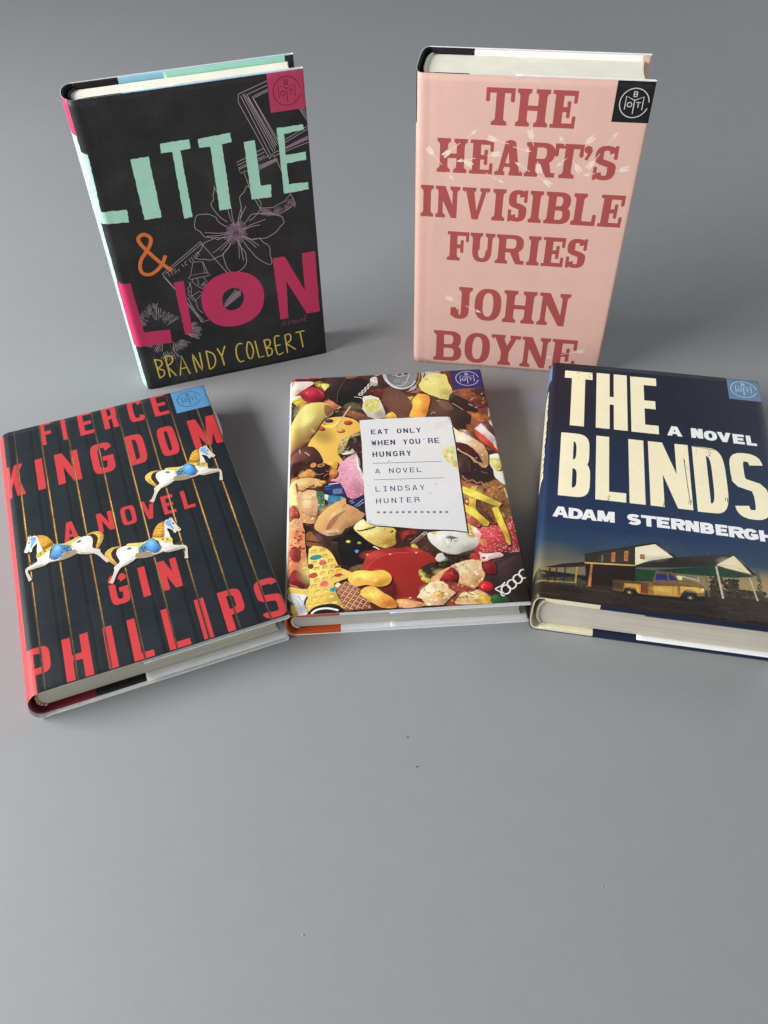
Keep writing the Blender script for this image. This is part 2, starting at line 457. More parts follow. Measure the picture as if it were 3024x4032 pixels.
class Sheet:
    """a printed sheet: shapes painted one over another, turned into ONE flat arrangement of triangles"""
    def __init__(self, x0, x1, h, base, tex=0.0):
        self.x0, self.x1, self.h = x0, x1, h
        self.shapes = []; self.pts = []; self.softs = []
        self.add([rect(x0, 0, x1, h)], base, tex)
    def add(self, polys, col, tex=0.0, hi=None, lo=None, dirn=None, dense=0, c=None, k=1.0):
        """col plain colour; hi/lo: round shading of a printed photo of a lump; dirn=(x0,y0,x1,y1,colour1): linear blend"""
        if polys and isinstance(polys[0][0], (int, float)): polys = [polys]
        polys = [p for p in polys if len(p) >= 3]
        info = dict(polys=polys, col=np.array(lin(col)), tex=tex, mode=0)
        if hi is not None or lo is not None:
            allp = np.array([q for p in polys for q in p]); mn, mx = allp.min(0), allp.max(0)
            r = (mx - mn) / 2 * k; cc = (mn + mx) / 2 if c is None else np.array(c)
            info.update(mode=1, c=cc + r * np.array((-0.22, 0.28)), r=r, hi=np.array(lin(hi or col)), lo=np.array(lin(lo or col)))
            dense = dense or 1.6
        if dirn is not None:
            info.update(mode=2, d=dirn, c1=np.array(lin(dirn[4]))); dense = dense or 4
        self.shapes.append(info)
        if dense:
            for p in polys:
                a = np.array(p); mn, mx = a.min(0), a.max(0)
                for x in np.arange(mn[0] + dense * .37, mx[0], dense):
                    for y in np.arange(mn[1] + dense * .37, mx[1], dense):
                        self.pts.append((x, y))
    def soft(self, x, y, rx, ry, rot, col, k=.6):
        """airbrushed spot of the printed picture, fading into whatever is printed below it"""
        self.softs.append((len(self.shapes) - 1, x, y, rx, ry, rot, np.array(lin(col)), k))
        st = max(.9, min(rx, ry) / 3.5); c, s = math.cos(rot), math.sin(rot)
        for u in np.arange(-rx, rx + .01, st):
            for v in np.arange(-ry, ry + .01, st):
                if (u / rx) ** 2 + (v / ry) ** 2 < 1.1: self.pts.append((x + u * c - v * s, y + u * s + v * c))
    def line(self, pts, w, col, tex=0.0, closed=False, sm=False):
        if sm: pts = smooth(pts, closed, 3); 
        self.add(rib(pts, w, closed), col, tex)
    def text(self, s, xs, y0, y1, stem, bar, col, style='sans', n=3.0, tex=0.0, **k):
        for ch, (a, b) in zip(s, xs):
            self.add(glyph(ch, a, y0, b, y1, stem, bar, style, n), col, tex, **k)
    def colour(self, idx, p):
        s = self.shapes[idx]; n = len(p)
        if s['mode'] == 0: rgb = np.repeat(s['col'][None], n, 0)
        elif s['mode'] == 1:
            t = np.sqrt((((p - s['c']) / s['r']) ** 2).sum(1))
            a = np.clip(t / .62, 0, 1)[:, None]; b = np.clip((t - .62) / .6, 0, 1)[:, None]
            rgb = (s['hi'] * (1 - a) + s['col'] * a) * (1 - b) + s['lo'] * b
        else:
            x0, y0, x1, y1 = s['d'][:4]; v = np.array((x1 - x0, y1 - y0))
            t = np.clip(((p - (x0, y0)) @ v) / (v @ v), 0, 1)[:, None]
            rgb = s['col'] * (1 - t) + s['c1'] * t
        return np.concatenate([rgb, np.full((n, 1), s['tex'])], 1)
    def triangulate(self, cuts_x):
        V = []; F = []; E = []; own = []
        for i, s in enumerate(self.shapes):
            for p in s['polys']:
                q = []
                for a in p:
                    if not q or math.hypot(a[0] - q[-1][0], a[1] - q[-1][1]) > 1e-4: q.append(a)
                if len(q) > 2 and math.hypot(q[0][0] - q[-1][0], q[0][1] - q[-1][1]) < 1e-4: q.pop()
                ar = sum(q[k][0] * q[(k + 1) % len(q)][1] - q[(k + 1) % len(q)][0] * q[k][1] for k in range(len(q)))
                if len(q) < 3 or abs(ar) < 1e-4: continue
                if ar < 0: q.reverse()
                b = len(V); V += q; F.append(list(range(b, b + len(q)))); own.append(i)
        for x in cuts_x:
            b = len(V); V += [(x, 0.0), (x, self.h)]; E.append((b, b + 1))
        for p in self.pts:
            if self.x0 + .1 < p[0] < self.x1 - .1 and .1 < p[1] < self.h - .1: V.append(p)
        for x in np.arange(self.x0 + 3, self.x1, 6.0):
            for y in np.arange(3, self.h, 6.0): V.append((float(x), float(y)))
        E0 = E + [(f[k], f[(k + 1) % len(f)]) for f in F for k in range(len(f))]
        E = []
        for a, b in E0:
            (ax, ay), (bx, by) = V[a], V[b]; n = int(math.hypot(bx - ax, by - ay) / 5.0)
            prev = a
            for k in range(1, n + 1):
                t = k / (n + 1); V.append((ax + (bx - ax) * t, ay + (by - ay) * t)); E.append((prev, len(V) - 1)); prev = len(V) - 1
            E.append((prev, b))
        vo, eo, fo, _, _, _ = delaunay_2d_cdt([Vector(v) for v in V], E, [], 0, 1e-5, False)
        P = np.array([tuple(v) for v in vo]); tris = np.array(fo)
        cen = P[tris].mean(1)
        keep = (cen[:, 0] > self.x0) & (cen[:, 0] < self.x1) & (cen[:, 1] > 0) & (cen[:, 1] < self.h)
        tris = tris[keep]; cen = cen[keep]
        o = np.argsort(cen[:, 0]); tris = tris[o]; cen = cen[o]
        top = np.zeros(len(tris), int)
        for f, i in zip(F, own):          # winding number of each triangle centre in each outline, later shapes on top
            q = np.array([V[k] for k in f]); mn, mx = q.min(0), q.max(0)
            lo, hi = np.searchsorted(cen[:, 0], (mn[0], mx[0]))
            if hi <= lo: continue
            c = cen[lo:hi]; idx = np.nonzero((c[:, 1] >= mn[1]) & (c[:, 1] <= mx[1]))[0]
            if not len(idx): continue
            x, y = c[idx, 0], c[idx, 1]; wn = np.zeros(len(idx), int)
            for k in range(len(q)):
                (ax, ay), (bx, by) = q[k], q[(k + 1) % len(q)]
                side = (bx - ax) * (y - ay) - (x - ax) * (by - ay)
                wn += ((ay <= y) & (by > y) & (side > 0)).astype(int); wn -= ((ay > y) & (by <= y) & (side < 0)).astype(int)
            t = idx[wn != 0] + lo
            top[t] = np.maximum(top[t], i)
        col = np.zeros((len(tris), 3, 4))
        for i in np.unique(top):
            m = top == i
            col[m] = self.colour(i, P[tris[m]].reshape(-1, 2)).reshape(-1, 3, 4)
        for i, x, y, rx, ry, rot, cl, k in self.softs:
            c, sn = math.cos(rot), math.sin(rot); R = max(rx, ry)
            lo, hi = np.searchsorted(cen[:, 0], (x - R - 3, x + R + 3)); idx = np.nonzero((np.abs(cen[lo:hi, 1] - y) < R + 3) & (top[lo:hi] <= i))[0] + lo
            if not len(idx): continue
            q = P[tris[idx]] - (x, y); u = q[..., 0] * c + q[..., 1] * sn; v = -q[..., 0] * sn + q[..., 1] * c
            w = (k * np.clip(1 - (u / rx) ** 2 - (v / ry) ** 2, 0, 1) ** 1.3)[..., None]
            col[idx, :, :3] = col[idx, :, :3] * (1 - w) + cl * w
        return P, tris, col

def sticker(sh, x0, y0, x1, y1, bgc, fg, cx, cy, r, lw=0.55):
    """square corner print: broken ring, open-book M and the letters B O T"""
    sh.add([rect(x0, y0, x1, y1)], bgc)
    sh.add(sector(cx, cy, r, r, r - lw, r - lw, 5, 342, 2, 48), fg)
    k = r / 8.9
    for side in (-1, 1):
        sh.line([(cx + side * 5.2 * k, cy - 3.9 * k), (cx + side * 5.2 * k, cy + 3.9 * k), (cx, cy + 1.6 * k)], lw, fg)
    sh.line([(cx, cy + 1.8 * k), (cx, cy - 6.4 * k)], lw, fg)
    sh.add(glyph('B', cx - 1.2 * k, cy + 3.6 * k, cx + 1.3 * k, cy + 6.9 * k, lw, lw * .9, 'sans', 2.2), fg)
    sh.add(sector(cx - 2.6 * k, cy - 1.0 * k, 1.6 * k, 1.6 * k, 1.6 * k - lw, 1.6 * k - lw, 0, 360, 2, 20), fg)
    sh.add(glyph('T', cx + 1.2 * k, cy - 2.6 * k, cx + 4.0 * k, cy + .7 * k, lw, lw * .9), fg)

# ------------------------------------------------------------------ books
def mesh_obj(name, verts, faces, mats, parent, mi=None, smooth_=False):
    me = bpy.data.meshes.new(name); me.from_pydata([tuple(v) for v in verts], [], faces); me.update()
    for m in mats: me.materials.append(m)
    if mi is not None: me.polygons.foreach_set('material_index', mi)
    if smooth_: me.polygons.foreach_set('use_smooth', [True] * len(me.polygons))
    o = bpy.data.objects.new(name, me); scene.collection.objects.link(o); o.parent = parent
    return o

class Book:
    def __init__(s, name, label, cat, W, H, T, T2, x, y, yaw, flat, shear, bulge, nsp, seed, groove=.12, bt=2.95, slip=0.0, flare=None):
        s.W, s.H, s.T, s.T2, s.flat, s.shear = W, H, T, T2, flat, shear
        s.bulge, s.nsp = bulge, nsp
        s.groove, s.bt, s.slip, s.flare = groove, bt, slip, flare
        e = bpy.data.objects.new(name, None); scene.collection.objects.link(e)
        e['label'] = label; e['category'] = cat; e['group'] = 'hardcover novels arranged on the grey surface'
        s.root = e
        U = Vector((math.cos(yaw), math.sin(yaw), 0)); N = Vector((-math.sin(yaw), math.cos(yaw), 0)); Z = Vector((0, 0, 1))
        R = Matrix((U, N, Z)).transposed() if not flat else Matrix((U, -Z, N)).transposed()
        e.rotation_euler = R.to_euler(); e.location = (x * MM, y * MM, 0)
        s.rng = random.Random(seed)
        s.ph = [s.rng.uniform(0, 6.28) for _ in range(6)]
        s.a0 = 5.0
        # profile of the jacket: (s, a, b)
        F = []
        L = W * .58
        def fold(q): return [(W - L, q + .4), (W - 1.4, q + .4), (W - .55, q + .15), (W - .1, q * .8), (W, q * .5), (W - .15, .7), (W - .6, .15), (W - 1.4, 0)]
        t0 = fold(bt)
        front = [(a, 0.0) for a in np.arange(W - 6, 18, -4)] + [(a, s.groove * math.exp(-((a - 8.5) / 2.4) ** 2)) for a in np.arange(16, 5.2, -1.0)]
        arc = s.arc(0.0, 28)
        back = [(p[0], T - p[1]) for p in front[::-1]]
        t1 = [(a, T - b) for a, b in fold(2.95)[::-1]]
        P = t0 + front + arc + back + t1
        S = [0.0]
        for p, q in zip(P, P[1:]): S.append(S[-1] + math.hypot(q[0] - p[0], q[1] - p[1]))
        k = len(t0) + len(front)           # first arc point has a = a0
        off = S[k] + s.a0
        s.P = np.array(P[::-1]); s.S = (off - np.array(S))[::-1]
        s.Smin, s.Smax = float(s.S[0]), float(s.S[-1])
        s.spine0 = s.a0 - (S[k + len(arc) - 1] - S[k])      # sheet coordinate where the spine meets the back
    def arc(s, inset, n, extra=0.0):
        a0, T = s.a0, s.T
        out = []
        for k in range(n + 1):
            t = math.pi / 2 - math.pi * k / n
            c, sn = math.cos(t), math.sin(t)
            out.append((a0 - max(a0 + s.bulge - inset - extra, .3) * abs(c) ** (2 / s.nsp), T / 2 - (T / 2 - inset) * se(sn, s.nsp)))
        return out
    def place(s, a, b, v):
        """millimetres in the book -> local metres, with the slight cock and swell of a real book"""
        a = np.asarray(a, float); b = np.asarray(b, float); v = np.asarray(v, float)
        w = np.clip(b / s.T, 0, 1)
        lift = (s.T2 - s.T) * (a / s.W) * (1 - w)
        wav = 0.22 * (np.sin(a * .031 + s.ph[0]) * np.sin(v * .023 + s.ph[1]) + .5 * np.sin(a * .06 + v * .035 + s.ph[2]))
        wav = wav * (1 - w) * np.clip(a / 20, 0, 1)
        if s.flat: bb = b - lift + wav
        else: bb = b + (s.T2 - s.T) * (a / s.W) * w + wav * .6
        aa = a + s.shear * (.5 - w)
        if s.flare:
            v0, v1, am = s.flare; u = np.clip((v - v0) / (v1 - v0), 0, 1)
            aa = aa + am * np.sin(math.pi * u) ** .5 * ((a > s.W - 2.0) & (b > 1.0) & (b < 3.5))
        yy = bb - s.T if s.flat else bb
        return np.stack([aa, yy, v + 0 * aa], -1) * MM
    def jacket(s, sheet, mat, edge):
        P, tris, col = sheet.triangulate([float(x) for x in s.S[1:-1] if x < s.a0 + 12 or x > s.W - 7])
        a = np.interp(P[:, 0], s.S, s.P[:, 0]); b = np.interp(P[:, 0], s.S, s.P[:, 1])
        V = s.place(a, b, P[:, 1])
        o = mesh_obj('dust_jacket', V, tris.tolist(), [mat, edge], s.root, None, True)
        me = o.data
        at = me.color_attributes.new('ink', 'FLOAT_COLOR', 'CORNER')
        at.data.foreach_set('color', col.reshape(-1).astype(np.float32))
        m = o.modifiers.new('paper', 'SOLIDIFY'); m.thickness = 0.00018; m.offset = -1
        m.material_offset = 1; m.material_offset_rim = 1
        return o
    def prism(s, name, prof, v0, v1, mat, parent=None, smooth_=False, steps=1):
        """closed outline in (a, b) run up the height"""
        prof = list(prof); n = len(prof); ar = sum(prof[i][0] * prof[(i + 1) % n][1] - prof[(i + 1) % n][0] * prof[i][1] for i in range(n))
        if ar < 0: prof.reverse()
        V = []; vs_ = np.linspace(v0, v1, steps + 1)
        for v in vs_:
            V += list(s.place([p[0] for p in prof], [p[1] for p in prof], v))
        F = []
        for j in range(steps):
            for i in range(n):
                k = (i + 1) % n
                F.append((j * n + i, j * n + k, (j + 1) * n + k, (j + 1) * n + i))
        F.append(tuple(range(n - 1, -1, -1))); F.append(tuple(steps * n + i for i in range(n)))
        o = mesh_obj(name, V, F, [mat], parent or s.root)
        bv = o.modifiers.new('soft', 'BEVEL'); bv.width = 0.0003; bv.segments = 2; bv.limit_method = 'ANGLE'; bv.angle_limit = 0.7
        return o
    def case(s, cloth, board, pages, band, xq, bandcols=None):
        W, H, T = s.W, s.H, s.T
        v0, v1 = .25 + s.slip, H - .35 + s.slip * .45
        def up(lst, top): return [(a, b if not top else T - b) for a, b in lst]
        for top in (0, 1):
            q = 2.95 if top else s.bt
            s.prism('cover_board', up([(xq, .32), (W - 1.0, .32), (W - .8, .6), (W - .8, q - .35), (W - 1.0, q), (xq, q)], top), v0, v1, board, steps=12)
        outer = s.arc(.38, 24)
        inner = s.arc(1.5, 24)
        def hinge(a): return s.groove * math.exp(-((a - 8.5) / 2.4) ** 2)
        fr = [(a, .34 + hinge(a)) for a in (xq, 16, 13, 11, 10, 9, 8, 7, 6)]
        fi = [(a, 2.95 if a > 12 else 2.0 + .12 * (a - 5)) for a in (6, 8, 10, 12.1, 16, xq)]
        ff = [(a, b * s.bt / 2.95) for a, b in fi]
        prof = fr + outer + [(a, T - b) for a, b in fr[::-1]] + [(a, T - b) for a, b in fi[::-1]] + inner[::-1] + ff
        s.prism('cloth_binding', prof, v0, v1, cloth, steps=12)
        # page block: rounded back, hollow fore-edge
        rb = s.bulge * .75 + .2; ap = s.a0 + 1.2
        bk = []
        n = 12; b0, b1 = s.bt + .8, T - 3.75
        for k in range(n + 1):
            t = -1 + 2 * k / n
            bk.append((ap - (rb + 2.2) * (1 - abs(t) ** 3.0), (b0 + b1) / 2 + t * (b1 - b0) / 2))
        fe = []
        for k in range(n + 1):
            t = 1 - 2 * k / n
            fe.append((W - 4.2 - (rb * .8 + .4) * (1 - t * t), (b0 + b1) / 2 + t * (b1 - b0) / 2))
        pb = s.prism('page_block', bk + fe, 3.4 + s.slip, H - 3.4 + s.slip * .4, pages, steps=10)
        if band:
            for v in (3.0 + s.slip, H - 3.0 + s.slip * .4):
                sg = -1 if v < 50 else 1
                V = []; F = []; cs = []
                m = 36; q = 8
                for i in range(m + 1):
                    t = -1 + 2 * i / m; t *= .93
                    a = ap - (rb + 2.2) * (1 - abs(t) ** 3.0) + .25; b = (b0 + b1) / 2 + t * (b1 - b0) / 2
                    r = .85 + .14 * (i % 2)
                    for j in range(q):
                        u = 2 * math.pi * j / q
                        V.append(s.place(a + r * math.cos(u), b, v + sg * (.2 + r * math.sin(u) * .9)))
                for i in range(m):
                    for j in range(q):
                        F.append((i * q + j, i * q + (j + 1) % q, (i + 1) * q + (j + 1) % q, (i + 1) * q + j)); cs.append((i // 2) % 2)
                F.append(tuple(range(q - 1, -1, -1))); F.append(tuple(m * q + j for j in range(q))); cs += [0, 0]
                mesh_obj('headband', V, F, band, pb, cs, True)
        return pb

paper_white = plain_mat('jacket_paper_edge', (232, 232, 230), .75, .03)
navy_edge = plain_mat('navy_paper_edge', (52, 58, 78), .75, .03)

RNG = random.Random(7)

# ================================================================== black novel, standing (left)
bA = Book('hardcover_book', 'black novel with hand-cut mint and magenta title letters, standing upright', 'book', *(143.91, 216.51, 28.87, 28.87, -180.62, 518.35, 0.29747), False, 0, 2.6, 2.3, 11)
A = Sheet(bA.Smin, bA.Smax, bA.H, (40, 40, 42), .3)
MINT = (176, 226, 206); MAG = (196, 54, 98); LILAC = (186, 170, 180); BLK = (40, 40, 42)
A.add([rect(bA.W - .6 + 3.4, 0, bA.Smax, bA.H)], (160, 215, 235), .03)
A.add([rect(bA.spine0 - bA.W - 90, 0, bA.spine0 - bA.W + 1.0, bA.H)], (163, 222, 200), .03)
A.add([rect(bA.spine0 - bA.W - 3.2, 0, bA.spine0 - bA.W + 2.0, bA.H)], BLK, .2)
RA = random.Random(31)
for _ in range(46): A.soft(RA.uniform(0, bA.W), RA.uniform(0, bA.H), RA.uniform(6, 22), RA.uniform(5, 16), RA.random() * 3, RA.choice([(58, 58, 60), (52, 52, 54), (28, 28, 30)]), .45)
def LN(pts, w=.30, col=LILAC, sm=True, closed=False): A.line(pts, w, col, 0, closed, sm and len(pts) > 2)
# stack of drawn books, top right
for p in ([(120.2,212.2),(101.3,206.9)], [(119.9,209.7),(106.4,205.8)], [(120.0,207.3),(109.8,204.0)], [(119.9,206.3),(110.3,203.2)],
          [(101.3,206.9),(100.6,202.1),(116.1,163.9)], [(104.0,206.5),(119.1,167.6)], [(105.0,206.6),(120.4,168.5)], [(102.6,205.5),(117.4,165.7)],
          [(106.7,205.5),(121.7,171.8)], [(109.8,204.0),(122.7,172.8)], [(110.3,203.2),(123.5,173.9)], [(107.0,203.8),(121.0,170.5)],
          [(139.1,192.9),(143.5,184.5)], [(140.2,193.2),(143.8,185.8)], [(141.4,193.5),(144.2,187.8)],
          [(143.9,181.3),(123.9,173.1)], [(143.7,179.4),(123.7,171.3)], [(143.3,172.6),(119.7,167.5),(116.1,163.9)], [(143.4,170.8),(118.5,165.1)],
          [(113.1,171.4),(94.4,165.0),(94.6,161.1),(113.1,166.4)], [(113.0,168.8),(94.6,163.0)], [(94.9,160.2),(95.6,157.4),(119.2,162.9),(120.0,164.8)], [(94.9,160.2),(116.0,166.0)],
          [(98.0,157.3),(100.3,146.6),(101.8,139.5)], [(120.4,162.9),(123.8,152.5)], [(102.8,138.1),(105.6,130.6)], [(127.5,138.2),(130.2,130.4),(129.6,127.6)],
          [(105.4,131.2),(114.2,130.1),(123.2,133.3),(127.7,137.6)], [(105.7,129.9),(108.1,126.3),(117.2,124.1),(125.1,127.1),(129.9,130.2)]):
    LN(p, .36, LILAC, False)
A.add([(143.7,175.2),(143.5,172.6),(123.2,167.2),(122.2,168.3)], (150, 120, 138))
for k in range(12):
    t = k / 11; c = [(107.9,158.5),(120.3,162.4)]; x = c[0][0] + (c[1][0] - c[0][0]) * t; y = c[0][1] + (c[1][1] - c[0][1]) * t
    A.line(ell(x, y, 1.0, .8, 8), .25, LILAC, 0, True)
for k in range(70):
    q = [(105.9,128.6),(117.5,126.5),(129.1,132.2)]
    t = RNG.random() * 2; i = min(int(t), 1); u = t - i
    x = q[i][0] + (q[i + 1][0] - q[i][0]) * u; y = q[i][1] + (q[i + 1][1] - q[i][1]) * u + RNG.uniform(-2.4, 2.4)
    A.line(ell(x, y, RNG.uniform(.6, 1.2), RNG.uniform(.6, 1.1), 7, RNG.random() * 3), .26, (142, 116, 132), 0, True)
# flower
petals = [[(80.7,121.3),(76.2,126.6),(73.3,131.1),(65.9,134.1),(61.4,132.1),(59.5,127.5),(61.8,121.4),(67.1,116.4),(74.2,113.9),(78.6,114.8)],
          [(92.5,121.4),(98.7,127.1),(108.4,127.0),(116.8,124.3),(121.2,119.5),(117.9,114.9),(111.8,110.2),(103.9,108.8),(96.4,110.0),(91.3,113.0)],
          [(79.6,114.0),(73.3,115.2),(66.7,114.2),(60.4,109.0),(56.7,103.2),(63.2,99.9),(70.9,100.4),(76.8,103.4),(81.6,109.6)],
          [(89.8,109.7),(94.2,102.4),(98.7,94.2),(107.5,87.8),(108.7,95.9),(107.1,103.4),(101.7,108.6),(95.3,110.2)],
          [(82.1,109.4),(76.1,102.3),(75.4,94.0),(80.2,85.7),(85.4,87.1),(91.0,93.3),(90.5,99.5),(87.9,107.8)],
          [(81.7,124.5),(76.9,131.0),(73.2,137.2),(74.4,142.4),(75.8,146.4),(77.0,151.5),(79.3,145.8)],
          [(89.3,125.4),(92.9,131.5),(92.3,138.2),(95.2,144.2),(99.9,147.9),(103.3,141.7),(106.1,134.7),(104.2,128.3),(97.2,123.9)]]
for p in petals:
    p = smooth(p, False, 4)
    p = [(x + .5 * math.sin(i * 1.1), y + .45 * math.cos(i * 1.3)) for i, (x, y) in enumerate(p)]
    A.line(p, .36, LILAC)
cf = [(86.7,116.7)][0]
for ang in (178, 170, 8, 15, 222, 214, 318, 311, 268, 275, 100, 92, 62, 70):
    a = math.radians(ang); L0, L1 = 5, RNG.uniform(17, 23)
    A.line(smooth([(cf[0] + L0 * math.cos(a), cf[1] + L0 * math.sin(a)), (cf[0] + 12 * math.cos(a + .05), cf[1] + 12 * math.sin(a + .05)), (cf[0] + L1 * math.cos(a), cf[1] + L1 * math.sin(a))], False, 4), .34, LILAC)
for k in range(46):
    a = 2 * math.pi * k / 46 + RNG.uniform(-.05, .05); r0, r1 = RNG.uniform(1.5, 4), RNG.uniform(6, 10)
    e = ell(cf[0] + (r0 + r1) / 2 * math.cos(a), cf[1] + (r0 + r1) / 2 * math.sin(a), (r1 - r0) / 2, .55, 9, a)
    A.line(e, .28, (146, 120, 136), 0, True)
for r in (1.0, 2.0, 3.0): A.line(ell(cf[0], cf[1], r, r * .8, 10), .3, (150, 125, 140), 0, True)
# ruler-like book with the old man
for p in ([(31.1,95.6),(61.2,114.4)], [(31.1,95.6),(51.5,50.7)], [(31.6,93.0),(52.4,52.2)], [(61.2,114.4),(62.5,111.5),(75.9,86.8)], [(33.2,95.1),(62.2,113.0)],
          [(34.9,96.0),(35.8,92.4)], [(37.3,96.9),(37.9,93.2)], [(38.8,97.6),(40.0,93.7),(40.4,98.1),(41.6,94.6)], [(42.7,97.3),(43.0,95.2)],
          [(45.4,100.1),(46.8,97.7)], [(49.5,101.7),(47.8,101.4),(48.1,99.0),(49.8,99.0)], [(51.4,103.4),(52.1,99.9)], [(53.0,104.3),(53.9,101.0)], [(54.7,105.4),(55.8,102.1)], [(56.4,106.5),(57.5,103.4)], [(57.8,107.4),(58.8,104.6)],
          [(53.5,100.3),(60.0,99.3),(60.1,90.4),(50.0,90.4),(53.5,100.3)], [(50.0,90.4),(48.1,88.6),(49.2,87.4),(59.4,87.5),(63.6,87.8),(62.5,89.6),(60.1,90.4)], [(60.3,98.9),(62.0,90.0)],
          [(51.4,87.3),(49.8,85.1),(51.6,83.9),(52.5,81.5),(53.7,81.0),(54.5,84.5),(53.8,87.2)], [(58.3,87.5),(59.7,84.9),(60.4,82.3)], [(53.7,80.6),(56.6,78.1),(59.4,81.2),(61.9,79.5)],
          [(48.0,85.2),(48.0,82.4),(46.1,80.8),(46.6,77.7),(45.1,75.5),(47.0,74.0)], [(48.5,85.1),(48.6,79.8),(47.5,74.9),(50.0,69.3),(50.2,62.7),(53.2,58.4)], [(44.6,73.3),(47.6,62.0),(50.8,51.3)],
          [(47.3,73.7),(53.6,76.8),(55.4,74.5)], [(45.9,73.8),(49.0,69.5),(54.7,73.4)], [(55.7,80.8),(58.7,83.3)], [(56.2,80.0),(59.1,82.6)], [(50.7,50.9),(57.2,51.8)]):
    LN(p, .34, LILAC, False)
# spiky plant, bottom left
for cx, cy, a0, a1, nn, l0, l1 in ((19.3,55.2, 95, 175, 14, 12, 18), (18.5,51.4, 20, 90, 13, 12, 19), (34.2,45.0, -35, 35, 16, 8, 16), (20.4,44.2, 150, 260, 16, 6, 14), (29.0,42.1, 250, 330, 12, 6, 13), (19.3,65.7, 60, 130, 8, 5, 9), (23.3,36.5, 230, 300, 10, 8, 15)):
    c = (cx, cy)
    pts = []
    for k in range(nn * 2 + 1):
        a = math.radians(a0 + (a1 - a0) * k / (nn * 2)); r = RNG.uniform(l1 * .85, l1) if k % 2 else RNG.uniform(l0 * .6, l0)
        pts.append((c[0] + r * math.cos(a), c[1] + r * math.sin(a)))
    A.line(pts, .32, LILAC)
for p in ([(23.9,39.2),(27.6,11.1),(32.8,-2.6)], [(27.7,35.5),(33.8,12.4),(38.5,-2.5)], [(14.1,36.0),(11.0,29.7),(8.7,21.7)]): LN(p, .3, (96, 78, 90), False)
RR = random.Random(3)
def CUT(p, col, amp=.22): A.add(rough_edge(p, amp, 1.6, RR), col, .05)
# spine: magenta block over a mint spine
s0 = bA.spine0
CUT([(s0, -1), (s0, 217), (-.9, 217), (-.9, 150), (-1.2, 90), (-1.0, 40), (-.4, -1)], MINT, .25)
CUT([(s0, 195), (s0, 217), (-.8, 217), (-.6, 195)], MAG, .2)
CUT([(-4.4,186.3),(3.8,184.2),(2.0,146.6),(18.4,145.5),(17.8,137.0),(-5.1,138.8)], MINT)
CUT([(28.1,177.3),(39.5,177.5),(39.2,136.5),(27.9,136.6)], MINT)
CUT([(48.1,184.2),(66.4,184.3),(66.3,178.6),(59.7,178.3),(59.4,133.2),(53.6,132.8),(54.6,178.1),(47.4,178.2)], MINT)
CUT([(71.9,183.7),(92.7,184.4),(92.8,178.5),(86.5,178.1),(85.9,134.4),(78.0,134.5),(78.8,177.8),(71.7,178.1)], MINT)
CUT([(100.5,177.4),(107.8,177.4),(108.0,146.8),(114.9,146.6),(114.1,137.7),(100.7,138.3)], MINT)
CUT([(123.0,182.8),(140.6,182.7),(140.5,179.3),(127.4,178.4),(127.1,164.6),(140.8,164.8),(140.8,159.4),(127.2,159.0),(127.1,144.6),(140.7,143.8),(140.6,138.8),(123.2,138.4)], MINT)
CUT([(-2.5,94.4),(8.1,92.7),(8.7,51.7),(27.2,50.0),(26.3,38.3),(-3.0,40.5)], MAG)
CUT([(37.3,87.2),(44.3,87.3),(43.0,42.9),(37.2,42.6)], MAG)
A.add(smooth([(53.8,68.4),(57.9,79.0),(67.4,85.8),(79.9,87.2),(91.6,83.0),(98.4,74.3),(100.0,63.6),(96.1,51.1),(86.3,43.8),(74.2,42.0),(62.0,46.0),(55.1,56.3)]), MAG, .05)
A.add(smooth([(69.2,67.7),(72.6,72.7),(79.0,74.2),(84.1,70.2),(84.7,63.6),(80.5,57.3),(74.0,56.1),(69.4,59.7)]), BLK, .28)
A.add([(69.5,61.3),(80.2,70.7),(83.1,70.9),(83.1,67.2),(70.1,59.2)], (142, 118, 134), .2)
LN([(71.8,64.5),(80.0,72.8)], .3, LILAC)
LN([(70.0,62.9),(80.9,71.6)], .3, LILAC)
CUT([(109.7,92.0),(118.5,91.7),(131.1,60.8),(131.3,91.7),(141.3,91.7),(140.9,40.3),(130.9,40.5),(117.8,71.5),(116.0,39.7),(110.0,39.7)], MAG)
A.line(smooth([(38.0,96.8),(31.8,104.0),(26.2,112.2),(21.7,120.0),(21.0,124.8),(25.1,126.7),(28.9,123.3),(27.3,118.3),(23.3,113.3),(19.4,108.9),(17.4,103.4),(18.2,98.7),(22.8,96.8),(28.5,99.3),(33.0,103.8),(36.0,108.9)], False, 4), 2.5, (222, 122, 62), .05)
YEL = (222, 196, 84)
